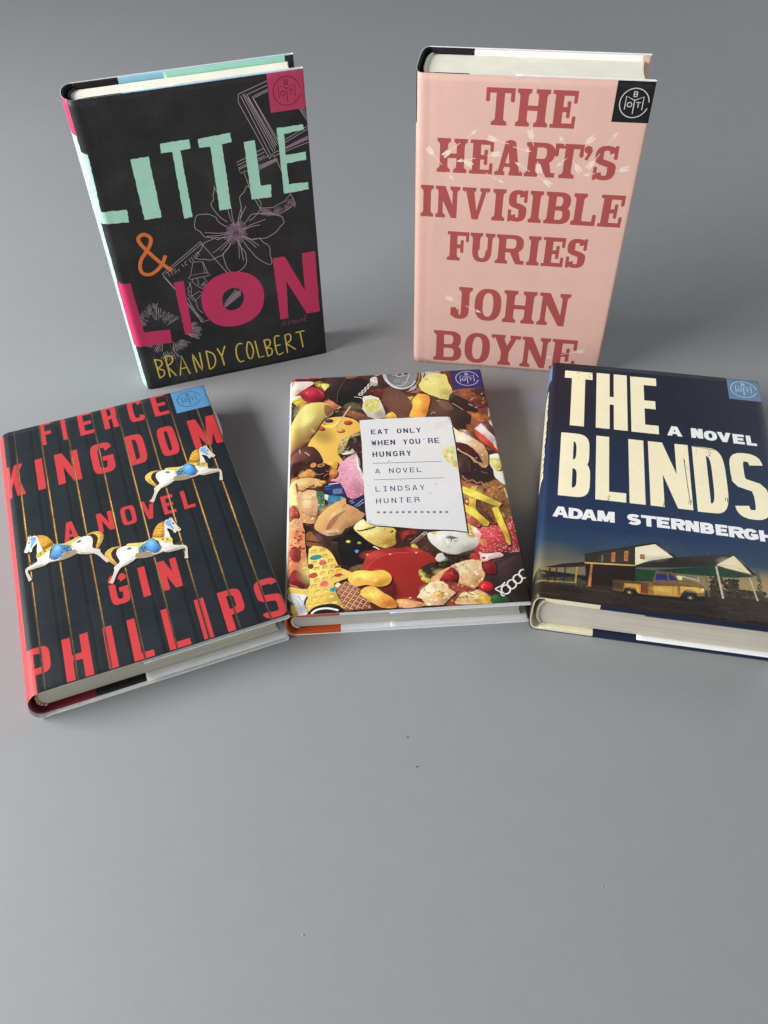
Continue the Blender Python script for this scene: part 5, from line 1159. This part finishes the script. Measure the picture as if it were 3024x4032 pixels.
F([(115.4,188.3),(118.2,189.1),(126.9,181.5),(133.3,172.0),(131.9,166.9),(126.9,169.3),(120.3,171.1),(114.8,178.4)], (30,23,21), tex=.08); D.line([(115.9,179.0),(122.9,170.8)], .4, (206,196,190)); D.line([(127.4,177.2),(130.2,174.8)], .6, (214,196,180)); D.line([(131.4,173.6),(133.1,172.1)], .5, (230,210,190))
F([(111.0,220.8),(119.8,220.2),(119.4,206.7),(118.7,193.5),(116.7,205.2),(115.7,210.6),(110.5,213.7)], (128,54,38), (96,40,30), -60, .4, mot=14)
F([(83.8,195.3),(87.1,196.7),(93.6,202.9),(95.7,195.9),(90.6,192.8)], (176,106,76), tex=.2); F([(98.5,221.0),(111.0,220.4),(110.6,213.2),(105.6,214.1),(101.1,212.7),(97.5,206.1)], (200,196,204), (170,150,140), 0, .1, mot=6, mc=[(236,236,240),(150,140,150)])
F([(94.7,221.3),(98.8,221.1),(98.7,213.8),(95.9,204.5),(89.8,196.4),(85.4,195.1),(92.9,207.3)], (166,168,172), (206,206,208), 0, .1, sm=False); D.line(smooth([(97.6,220.1),(97.6,213.9),(94.2,203.7)], False, 3), .35, (110,110,116)); F([(93.4,221.0),(95.2,220.8),(96.2,214.9),(95.0,207.1),(91.2,199.7),(93.7,211.6)], (196,148,60), (160,104,44), -80, .1)
CT_ = [(68.5,219.1),(74.2,221.8),(88.6,221.4),(93.8,221.2),(94.1,213.4),(91.7,205.3),(87.5,200.5),(81.3,198.0),(75.0,200.3),(70.0,207.6),(68.2,213.9)]
F(CT_, (190,192,190), (120,122,124), 0, .06)
F([(70.7,218.1),(74.2,221.1),(88.6,220.9),(92.9,220.4),(92.8,212.6),(90.1,205.8),(86.0,202.6),(81.0,201.0),(75.7,203.5),(71.8,209.2)], (104,104,108), (140,142,144), -30, .12, mot=8, mc=[(170,172,174),(76,76,80)], sh=0)
F([(76.4,220.9),(88.5,220.8),(87.8,217.3),(84.9,214.9),(81.3,219.6),(76.8,218.6)], (38,36,40)); D.line(smooth([(69.7,211.1),(73.1,204.3),(77.7,199.9),(82.4,198.4),(88.1,201.3),(91.8,207.0)], False, 4), .9, (232,232,224)); 
tq = [(80.6,215.0),(78.2,208.2)]
D.line(ell(tq[0][0], tq[0][1], 2.9, 2.0, 16), .7, (200,200,204), 0, True); D.line(ell(tq[1][0], tq[1][1], 2.2, 1.4, 14), .55, (170,172,176), 0, True); D.add(ell(tq[0][0], tq[0][1], 1.1, .8, 10), (60,60,64)); D.line(smooth([(89.0,219.1),(85.6,208.0),(82.8,203.2),(77.8,202.4)], False, 4), .5, (206,208,210))
F([(93.6,202.1),(97.4,208.7),(101.2,213.6),(106.8,215.1),(114.3,212.6),(115.7,209.7),(115.6,204.5),(117.4,196.6),(117.8,191.5),(115.0,188.3),(113.8,182.5),(108.0,184.8),(101.0,189.6),(95.1,195.1)], (240,230,136), (226,212,120), -60, .07, jag=.25, mot=20, mc=[(246,238,158),(222,208,112),(232,222,130)], ms=.8)
CW = [(68.0,200.9),(72.9,201.7),(80.1,196.8),(86.8,189.1),(86.5,179.2),(86.3,172.8),(84.2,166.5),(75.3,166.5),(68.3,179.2),(65.5,186.0)]
F(CW, (92,52,38), tex=.3, sm=False); lattice(CW, 38, -52, 2.1, .4, (154,104,82), (58,30,24)); F([(84.3,188.5),(89.0,189.6),(86.4,184.6)], (210,182,92), jag=.2); F([(66.6,168.1),(72.2,173.8),(75.1,166.4)], (234,188,82))
pn = [(87.8,184.9),(91.5,190.4),(95.8,191.3),(99.9,188.8),(100.5,183.8),(98.7,176.5),(97.1,170.2),(94.6,165.7),(85.2,166.5),(84.7,169.7),(87.2,177.5)]
F([(x + .9, y - .9) for x, y in pn], (50,26,20)); F(pn, (254,198,84), (230,134,48), -10, .06, mot=26, mc=[(226,140,56),(244,176,76)], ms=.3)
F([(130.7,136.5),(135.2,130.8),(141.4,124.0),(134.4,122.7),(134.3,126.5),(132.1,132.5)], (54,38,34), tex=.4, mot=10, mc=[(110,90,80),(30,20,20)])
F([(134.2,121.8),(136.4,123.5),(140.8,123.9),(141.5,120.2),(141.7,109.1),(141.5,94.6),(137.0,99.0),(135.1,103.2),(135.2,108.7),(133.8,114.3)], (244,244,232), (226,224,208), -80, .04, sh=0); F([(134.5,118.9),(136.3,120.0),(141.4,118.4),(141.7,112.8),(139.6,107.9),(136.3,109.3),(134.7,113.8)], (232,220,126), (214,206,120), -60, .15, mot=16, mc=[(242,234,160),(206,190,96)], ms=.7)
F([(123.4,155.1),(128.2,152.7),(128.3,143.1),(130.9,137.5),(125.4,141.9),(122.6,145.6)], (124,66,46), tex=.15); F([(117.5,150.5),(122.4,149.6),(123.0,146.1),(119.6,146.3)], (120,96,56), tex=.4, mot=10, mc=[(226,200,170),(80,60,36)])
F([(128.1,150.6),(130.9,152.4),(133.4,155.8),(134.9,152.1),(138.6,145.2),(141.5,139.5),(141.2,128.8),(137.3,136.0),(131.9,144.8)], (230,214,212), (214,196,194), -40, .04, sm=False); F([(128.1,150.5),(131.9,144.8),(137.4,136.4),(141.0,128.4),(141.4,124.0),(136.4,129.7),(131.4,136.9),(128.3,143.6)], (214,80,56), (176,50,40), -50, .06, sm=False); F([(138.8,135.3),(141.3,129.3),(141.4,126.7),(139.2,130.9)], (240,196,86), sm=False)
F([(112.2,154.5),(114.3,152.3),(117.8,147.5),(122.4,144.6),(126.6,140.3),(132.3,133.4),(134.0,124.7),(132.9,114.4),(130.4,110.8),(128.0,111.9),(125.9,115.9),(123.5,116.9),(122.1,121.4),(119.3,124.9),(115.2,128.6),(112.0,132.2),(112.3,138.0),(111.1,145.1)], (250,232,196), (196,142,86), -20, .12, jag=.2, mot=34, mc=[(250,236,206),(222,176,116),(176,124,70)], ms=.8)
F([(113.0,138.0),(116.9,137.2),(121.2,134.9),(124.6,130.7),(127.2,125.2),(128.7,119.4),(129.3,115.5),(126.1,117.3),(123.5,121.7),(119.4,125.9),(115.9,129.0),(113.7,133.1)], (84,28,34), (52,14,22), 0, .2, jag=.15, mot=10, mc=[(130,44,50),(40,12,18)], sh=0)
D.add(ell(*[(125.6,121.1)][0], .4, .5, 6), (246,230,230))
# the torn note
NOTE = (230, 231, 232)
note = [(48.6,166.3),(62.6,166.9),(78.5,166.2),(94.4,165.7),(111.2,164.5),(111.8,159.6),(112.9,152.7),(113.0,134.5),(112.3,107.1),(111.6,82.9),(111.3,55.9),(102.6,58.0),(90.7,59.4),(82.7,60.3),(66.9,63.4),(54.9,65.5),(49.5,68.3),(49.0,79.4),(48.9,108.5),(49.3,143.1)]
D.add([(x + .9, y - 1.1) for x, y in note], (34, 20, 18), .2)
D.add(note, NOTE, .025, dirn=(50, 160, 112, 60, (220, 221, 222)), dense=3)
D.add([(111.4,164.1),(112.5,164.0),(113.5,152.6),(112.5,154.4)], (196, 196, 204))
D.add([(49.5,68.3),(54.9,65.5),(66.9,63.4),(59.0,66.9),(51.1,70.9)], (206, 206, 212))
F([(102.8,128.1),(105.7,133.5),(112.5,134.5),(112.4,124.9),(112.2,110.2),(109.0,114.3),(105.3,119.2)], (232, 222, 158), tex=.12, jag=.3, mot=26, mc=[(222,206,120),(240,232,180),(226,212,140)], ms=.8)
for q in ((105.3,124.7), (109.4,122.0), (110.2,114.9), (107.6,130.1)):
    x, y = q; D.add(ell(x, y, .7, .5, 7), (206, 140, 70), .3)
for q, c in (((73.4,104.1), (222, 160, 90)), ((96.2,99.1), (170, 90, 80)), ((91.9,90.8), (200, 170, 150)), ((66.8,123.2), (160, 120, 110)), ((52.6,100.8), (190, 180, 180))):
    x, y = q; D.add(ell(x, y, .6, .5, 7), c)
for q, r in (((106.0,156.6), 7), ((73.8,74.7), 9), ((102.8,77.9), 6), ((61.0,138.8), 5), ((59.3,71.7), 8)):
    x, y = q; D.add(ell(x, y, r, r * .5, 14, .5), (222, 222, 222), .02)
INK = (40, 40, 92)
def mono(s, x0, pitch, y0, y1, w, st, slope=-.03):
    for i, ch in enumerate(s):
        if ch == ' ': continue
        x = x0 + i * pitch; dy = slope * (x - x0)
        if ch == 'W': D.add(W_glyph(x, y0 + dy, x + w, y1 + dy, st * .8), INK); continue
        if ch == "'": D.add([[(x + w * .4, y1 + dy), (x + w * .75, y1 + dy), (x + w * .35, y1 - 1.7 + dy)]], INK); continue
        g = glyph(ch, x, y0 + dy, x + w, y1 + dy, st, st * .92, 'sans', 2.6)
        if ch == 'I': g = [rect(x + w / 2 - st / 2, y0 + dy, x + w / 2 + st / 2, y1 + dy), rect(x + w * .12, y0 + dy, x + w * .88, y0 + st * .9 + dy), rect(x + w * .12, y1 - st * .9 + dy, x + w * .88, y1 + dy)]
        D.add(g, INK)
mono('EAT ONLY', 56.1, 4.52, 150.9, 155.8, 3.3, .92)
mono("WHEN YOU'RE", 56.0, 4.32, 139.4, 144.5, 3.3, .92)
mono('HUNGRY', 56.1, 4.6, 127.8, 133.0, 3.3, .92)
mono('A NOVEL', 57.0, 4.62, 111.8, 116.3, 3.2, .62)
mono('LINDSAY', 56.4, 4.82, 95.0, 99.7, 3.1, .62)
mono('HUNTER', 56.2, 4.95, 84.3, 88.8, 3.1, .62)
D.line([(55.7, 121.7), (102.3, 119.9)], .42, (60, 60, 78)); D.line([(55.9, 106.0), (102.3, 104.2)], .42, (60, 60, 78))
for k in range(12):
    x = 57.2 + k * 3.93; y = 76.6 - k * .28
    for a in (90, 30, 150):
        c, s_ = math.cos(math.radians(a)) * 1.15, math.sin(math.radians(a)) * 1.15
        D.line([(x - c, y - s_), (x + c, y + s_)], .42, INK)
sticker(D, 118.9, 195.0, 143.5, 219.0, (38, 38, 110), (205, 205, 225), 130.2, 206.5, 8.6, .5)
D.add([rect(bD.Smin, 0, -.5, bD.H)], (214, 214, 214), .03)
bD.jacket(D, print_mat('food_jacket_print', .36, .5, .04), paper_white)
bD.case(plain_mat('orange_cloth', (202, 84, 36), .75, .08, 900, .25), plain_mat('white_cover_board', (228, 228, 228), .7, .04), page_mat('page_edges_pale', (202, 199, 190)),
        [plain_mat('headband_pale', (224, 220, 212)), plain_mat('headband_pale_stripe', (190, 186, 178))], bD.W * .215)  # second colour is the darker stripe of the headband

# ================================================================== blue western novel, lying (right)
bE = Book('hardcover_book', 'navy novel with big cream letters over a gold pickup and farmhouse, lying flat', 'book', *(144.64, 217.67, 31.17, 31.75, 84.21, 286.78, -0.19776), True, 0, 1.6, 3.4, 15, .12, 4.6)
NB = (15, 21, 42)
E = Sheet(bE.Smin, bE.Smax, bE.H, NB, .12)
E.add([rect(bE.spine0 + 1, 118, bE.W + 1, bE.H)], NB, .12)
E.add([rect(bE.spine0 + 1, 55, bE.W + 1, 175)], (26, 52, 88), .06, dirn=(0, 55, 0, 165, NB), dense=5)
E.add([rect(bE.spine0 + 1, 40, bE.W + 1, 56)], (27, 54, 88), .05, dirn=(0, 56, 0, 40, (42, 66, 90)), dense=3)
E.add([rect(bE.spine0 + 1, 20, bE.W + 1, 40)], (42, 66, 90), .05, dirn=(0, 38, 0, 24, (126, 116, 84)), dense=2.5)
E.soft(128, 27, 50, 15, 0, (176, 150, 92), .75); E.soft(10, 33, 26, 12, 0, (92, 96, 84), .6); E.soft(60, 44, 40, 14, 0, (60, 82, 100), .4)
gl = [(-0.6,12.5),(20.6,14.2),(45.1,14.8),(71.0,14.6),(127.1,18.8)]
gy = gl[-1][1]
E.add([(bE.spine0 + 1, gl[0][1])] + gl + [(bE.W + 1, gy - 1), (bE.W + 1, -1), (bE.spine0 + 1, -1)], (42, 31, 24), .5)
RE = random.Random(5)
for _ in range(90):
    x, y = RE.uniform(0, bE.W), RE.uniform(1, 20); l = RE.uniform(3, 14)
    E.line([(x, y), (x + l, y - l * .02)], RE.uniform(.3, .9), RE.choice([(54, 42, 32), (34, 26, 20), (60, 46, 34), (28, 22, 18)]), .4)
def ep(p, c, tex=.2, **k): E.add(p, c, tex, **k)
def foliage(x0, y0, x1, y1, n, cs, r=1.0):
    for _ in range(n):
        x, y = RE.uniform(x0, x1), RE.uniform(y0, y1); E.add(ell(x, y, RE.uniform(.4, r), RE.uniform(.4, r), 6, RE.random() * 3), RE.choice(cs), .4)
t0 = [(-1.1,21.2),(4.4,11.6)]; foliage(t0[0][0] - 1, t0[1][1], t0[1][0], t0[0][1], 50, [(66, 66, 46), (48, 50, 38), (84, 84, 56)], 1.4)
ep([(-0.2,14.3),(22.3,18.0),(27.6,15.4),(27.7,12.0),(-0.5,10.8)], (60, 54, 38), .5)
foliage(t0[0][0], t0[1][1], 30, t0[1][1] + 3.5, 70, [(54, 50, 34), (78, 70, 46), (40, 36, 28)], 1.0)
ep([(-0.1,12.6),(20.6,14.2),(20.7,13.3),(-0.1,11.4)], (132, 118, 78), .4)
ep([(3.5,22.5),(13.5,26.5),(26.5,30.1),(26.7,26.7),(18.5,24.6),(8.7,22.8)], (38, 30, 26))
for p in ([(6.3,22.4),(7.4,22.6),(6.7,12.5),(5.5,12.3)], [(10.4,23.0),(11.2,23.2),(10.5,12.8),(9.5,12.6)], [(15.2,24.1),(16.0,24.2),(15.5,13.4),(14.5,13.2)]): ep(p, (44, 32, 26))
ep([(21.7,25.5),(22.6,25.6),(22.1,13.3),(21.0,13.2)], (168, 132, 62), .5)
ep([(26.7,29.0),(55.5,32.2),(55.2,16.5),(27.7,12.9)], (34, 14, 16), .3)
ep([(29.9,29.2),(31.1,29.3),(30.3,12.4),(28.4,12.1)], (176, 112, 56), .6)
ep([(26.4,36.2),(55.5,46.7),(55.2,32.5),(26.5,29.2)], (50, 44, 34), .4)
for k in range(9): E.line([(x, y - k * 1.15) for x, y in [(26.6,35.3),(55.5,45.3)]], .14, (46, 40, 34))
ep([(26.5,30.1),(55.2,32.6),(55.2,31.5),(26.5,28.9)], (196, 164, 92), .3)
for p in ([(41.9,39.8),(44.0,40.5),(43.8,32.9),(41.7,32.7)], [(49.2,42.0),(51.5,42.9),(51.2,34.8),(48.9,34.6)]):
    ep(p, (170, 120, 70), .3); q = [(x * .7 + sum(a[0] for a in p) / 4 * .3, y * .7 + sum(a[1] for a in p) / 4 * .3) for x, y in p]; ep(q, (160, 92, 48), .4)
ep([(36.0,36.8),(37.0,37.2),(36.9,31.9),(36.0,31.7)], (104, 104, 100), .3)
ep([(55.5,46.7),(67.5,51.2),(77.7,41.9),(70.3,39.4),(63.1,36.9),(55.2,32.3)], (240, 230, 196), .05)
for k in range(7): E.line([(x, y - k * 1.6) for x, y in [(55.7,44.6),(68.8,46.8)]], .1, (212, 202, 168))
ep([(24.4,35.4),(39.9,41.7),(67.6,52.1),(79.7,42.0),(77.3,41.4),(67.1,50.4),(55.5,46.1),(26.5,35.5)], (42, 33, 28), .2)
ep([(57.5,42.2),(61.7,42.6),(61.4,36.6),(57.3,36.4)], (244, 240, 220)); ep([(58.2,41.3),(61.0,41.5),(60.8,37.5),(58.0,37.4)], (176, 112, 60), .3)
ep([(55.2,29.8),(66.9,30.2),(65.1,21.5),(55.0,20.3)], (22, 68, 40), .4)
ep([(65.6,30.3),(101.1,38.8),(121.8,34.3),(110.0,31.6),(91.7,30.3),(76.0,29.7)], (20, 58, 34), .4)
ep([(55.2,31.8),(69.9,39.3),(90.1,45.0),(111.8,49.4),(101.3,39.1),(78.0,34.1),(55.4,30.6)], (44, 38, 32), .25)
ep([(101.0,39.7),(111.5,48.5),(120.9,36.0),(118.5,35.6),(108.8,37.7)], (230, 216, 176), .06)
E.line([(102.5,40.2),(111.7,40.5),(117.3,36.4)], .25, (150, 140, 110))
ep([(111.2,49.3),(112.3,49.5),(123.3,35.0),(120.6,35.2)], (34, 27, 24))
ep([(100.4,38.7),(108.8,37.7),(120.7,35.7),(121.0,34.8),(106.9,36.2),(100.3,37.7)], (60, 62, 44), .3)
foliage(*(lambda q: (q[0][0], q[1][1], q[1][0], q[0][1]))([(96.5,30.1),(112.0,17.4)]), 170, [(42, 32, 26), (56, 42, 30), (34, 28, 24), (70, 54, 36)], 1.8)
foliage(*(lambda q: (q[0][0], q[1][1], q[1][0], q[0][1]))([(109.2,23.1),(127.1,18.3)]), 120, [(52, 46, 34), (70, 62, 44), (40, 34, 28)], 1.5)
foliage(*(lambda q: (q[0][0], q[1][1], q[1][0], q[0][1]))([(122.5,40.8),(124.6,21.2)]), 60, [(74, 76, 62), (60, 62, 50)], .7)
for p, c in (([(93.9,30.9),(94.6,31.0),(95.6,15.5),(94.9,15.4)], (104, 104, 84)), ([(100.3,38.9),(101.5,38.9),(103.4,15.5),(102.2,15.3)], (180, 180, 156)), ([(118.4,33.1),(119.3,33.2),(122.0,16.8),(121.0,16.8)], (172, 172, 148)), ([(81.0,28.5),(90.6,26.6),(90.6,25.9),(81.0,27.6)], (190, 190, 160)), ([(78.1,28.0),(81.2,28.3),(81.2,24.4),(78.4,24.3)], (226, 214, 170)), ([(89.9,29.0),(90.4,29.1),(90.7,25.2),(90.1,25.1)], (190, 190, 160))): ep(p, c, .2)
# pickup
G1 = (186, 142, 58)
ep([(42.1,13.2),(48.6,10.3),(65.7,9.8),(79.3,9.8),(92.2,12.5),(93.2,14.9),(79.6,13.7)], (20, 15, 12), .1)
body_t = [(42.4,19.5),(45.2,19.9),(58.3,20.4),(64.8,21.3),(65.6,25.1),(67.3,29.1),(75.7,30.7),(77.1,29.3),(79.1,25.2),(84.5,25.4),(89.6,24.4),(92.9,22.7),(93.3,20.5),(92.9,15.7),(89.1,14.8),(88.3,17.4),(85.4,19.2),(81.9,17.7),(79.2,12.6),(66.2,11.8),(56.2,11.7),(55.1,15.1),(52.1,16.0),(49.3,14.6),(48.2,11.7),(42.4,12.3)]
E.add(body_t, (150, 112, 48), .35, dirn=(0, [(62.3,10.9)][0][1], 0, [(62.8,24.6)][0][1], (112, 84, 52)), dense=2)
ep([(48.8,17.9),(58.2,18.3),(58.1,12.5),(56.0,12.3),(55.1,15.3),(52.1,16.2),(49.3,14.8)], (196, 150, 66), .3)
ep([(58.3,20.0),(62.4,20.2),(62.0,12.4),(57.7,12.4)], (118, 56, 36), .3)
ep([(64.8,20.3),(78.3,21.6),(78.0,13.5),(76.1,13.0),(64.8,12.7)], (184, 144, 62), .35)
ep([(64.8,21.0),(78.3,22.1),(92.1,22.5),(92.0,21.6),(78.2,20.3),(64.7,18.7)], (104, 80, 46), .3)
ep([(79.9,20.5),(88.6,21.4),(92.8,20.4),(92.8,18.2),(89.1,17.0),(87.1,19.5),(83.3,19.4),(79.6,15.4)], (196, 156, 70), .35)
ep([(79.1,24.7),(88.8,24.5),(92.1,22.5),(84.3,22.2),(78.7,22.6)], (128, 96, 52), .3)
E.line([(75.8,21.0),(75.6,13.1)], .2, (90, 66, 34)); E.line([(64.8,20.3),(65.0,12.7)], .2, (90, 66, 34))
ep([(42.4,19.5),(58.3,20.4),(58.2,19.0),(42.4,18.0)], (92, 70, 44), .3)
ep([(42.4,17.8),(48.7,18.1),(48.2,12.2),(42.4,12.7)], (84, 60, 40), .3)
ep([(66.2,23.8),(67.2,27.7),(72.5,28.5),(73.0,24.0),(66.4,23.2)], (34, 40, 124), .5); ep([(73.9,28.5),(76.1,27.9),(78.2,24.7),(74.1,24.1)], (34, 40, 120), .5)
for q in ((51.6,11.7), (84.8,13.2)):
    x, y = q; E.add(ell(x, y, 3.3, 3.0, 20), (22, 18, 16), .2); E.add(ell(x, y, 1.9, 1.7, 16), (70, 60, 46), .4); E.add(ell(x, y, .7, .6, 12), (190, 180, 150), .2)
x, y = (92.1, 20.1); E.add(ell(x, y, .8, .9, 10), (244, 222, 150))
q = [(69.4,16.6),(86.7,18.8),(53.0,16.1),(62.2,6.5),(83.3,5.6),(19.0,8.3),(45.1,-0.7),(66.9,43.0),(109.2,42.7),(80.9,38.1),(39.9,20.9)]
for (x, y), (rx, ry, c, k) in zip(q, ((9, 2.6, (224, 184, 96), .6), (7, 2.2, (232, 194, 104), .5), (4, 2.2, (206, 166, 84), .5), (22, 4, (22, 15, 12), .7), (26, 4, (30, 22, 18), .6), (16, 3, (18, 13, 12), .7), (40, 4, (26, 20, 18), .5), (9, 7, (255, 248, 222), .4), (9, 5, (246, 234, 200), .4), (26, 5, (26, 22, 18), .5), (18, 8, (18, 8, 10), .5))): E.soft(x, y, rx, ry, 0, c, k)
# lettering
CRM = (252, 243, 208); WHT = (246, 247, 250)
RL = random.Random(9)
def ET(s, xs, y0, y1, st, b, col=CRM, n=5, style='sans', dy=None):
    for i, (ch, (a, c)) in enumerate(zip(s, xs)):
        o = dy[i] if dy else 0
        E.add(glyph(ch, a, y0 + o, c, y1 + o, st, b, style, n), col, .03)
ET('T', [(9.0, 28.6)], 149.2, 209.2, 9.4, 8.4); ET('H', [(31.4, 52.6)], 149.4, 209.6, 9.2, 8.5); ET('E', [(55.0, 73.0)], 149.2, 209.0, 9.2, 8.6)
ET('BLINDS', [(8.8, 28.4), (31.9, 50.8), (52.8, 62.5), (65.5, 91.0), (93.6, 113.2), (116.2, 137.0)], 82.0, 141.3, 8.4, 8.0, CRM, 3.6, 'sans', [0, 0, 0, 0, -.6, -2.4])
for _ in range(46):     # worn letterpress nicks
    x, y = RL.choice([(17.5, 205), (27, 203), (88.6, 120), (89.3, 100), (90.2, 90), (96, 139.5), (104, 139), (40, 84), (57, 206), (74, 84), (112, 95)])
    x += RL.gauss(0, .8); y += RL.gauss(0, 3)
    E.add(ell(x, y, RL.uniform(.12, .35), RL.uniform(.3, 1.6), 6, RL.uniform(-.1, .1)), (60, 62, 70), .2)
E.line([(94.4, 140.4), (102, 139.9), (108, 138.9)], .5, (70, 70, 76), .4); E.line([(87.8, 128), (88.8, 105), (89.6, 86)], .45, (60, 62, 70), .4)
ET('ANOVEL', [(78.4, 88.2), (94.0, 101.6), (102.2, 110.6), (110.8, 119.6), (120.7, 128.0), (129.2, 135.6)], 149.2, 158.8, 3.0, 2.4, WHT, 2.4, 'wide', [0, 0, -1.0, -1.2, -1.6, -1.9])
ET('ADAMSTERNBERGH', [(6.3, 16.0), (16.0, 24.6), (23.8, 33.1), (33.4, 43.7), (51.2, 59.2), (59.4, 68.5), (68.7, 76.3), (77.1, 85.4), (85.5, 93.4), (94.1, 102.0), (103.0, 110.0), (110.6, 119.4), (119.0, 127.3), (128.0, 136.6)], 63.4, 72.3, 2.9, 2.3, WHT, 2.4, 'wide', [0, 0, .3, .5, .6, .7, .8, .8, .6, .3, .1, -.2, -.6, -.9])
for _ in range(34):
    E.add(ell(RL.uniform(4, 140), RL.uniform(45, 214), .22, .2, 6), (150, 156, 170))
# spine: pale blue block and cream title seen edge-on
E.add([rect(bE.spine0 + 3, 199, -.6, bE.H)], (96, 130, 176), .05)
yy = 190
for _ in range(15):
    hgt = RL.uniform(2.5, 5.5); E.add([rect(bE.spine0 + 8, yy - hgt, -3.0 - RL.random() * 1.5, yy)], CRM, .1); yy -= hgt + RL.uniform(1.0, 2.4)
    if yy < 70: break
sticker(E, 122.3, 194.5, 146.5, 219.5, (98, 132, 164), (190, 212, 230), 133.0, 206.4, 9.0, .55)
E.add([rect(bE.W + .2, 0, bE.Smax, bE.H)], (18, 26, 48), .1)
E.add([rect(bE.Smin, 0, bE.spine0 - bE.W + 2.0, bE.H)], (236, 236, 238), .02)
E.add([rect(bE.spine0 - bE.W - 3.6, 0, bE.spine0 - bE.W + 3.0, bE.H)], (13, 18, 34), .1)
bE.jacket(E, print_mat('navy_jacket_print', .42, .45), navy_edge)
bE.case(plain_mat('cream_cloth', (226, 220, 190), .8, .08, 900, .3), plain_mat('navy_board', (24, 34, 60), .7, .05), page_mat('page_edges_warm', (208, 201, 186)),
        [plain_mat('headband_ivory', (220, 212, 190)), plain_mat('headband_ivory_stripe', (180, 172, 150))], bE.W * .25)  # two ivory tones alternate as stripes along the headband

# ------------------------------------------------------------------ crumbs of dust on the surface
def speck(x, y, r, col, lab):
    rg = random.Random(int(x * 7 + y)); V = []; F = []
    n, m = 7, 4
    for j in range(m + 1):
        t = math.pi * j / m
        for i in range(n):
            u = 2 * math.pi * i / n; q = r * rg.uniform(.8, 1.15)
            V.append((q * math.sin(t) * math.cos(u) * MM, q * .6 * math.sin(t) * math.sin(u) * MM, (r * .35 + r * .35 * math.cos(t)) * MM))
    for j in range(m):
        for i in range(n): F.append((j * n + i, (j + 1) * n + i, (j + 1) * n + (i + 1) % n, j * n + (i + 1) % n))
    o = mesh_obj('dust_speck', V, F, [col], None, None, True)
    o.location = (x * MM, y * MM, 0); o['label'] = lab; o['category'] = 'speck'
dk = plain_mat('dark_dust', (84, 82, 80), .9, .1, 800, 0); lt = plain_mat('pale_dust', (180, 180, 180), .9, .1, 800, 0)
speck(9.6, 218.8, 0.54, dk, 'tiny dark speck in the middle of the bare grey surface')
speck(13.8, 201.8, 0.60, dk, 'small dark speck just below the other dark one on the grey surface')
speck(98.5, 139.5, 0.48, lt, 'tiny pale fibre on the grey surface at the lower right')
speck(-42.0, 121.4, 0.60, lt, 'faint pale scuff speck on the grey surface at the lower left of centre')
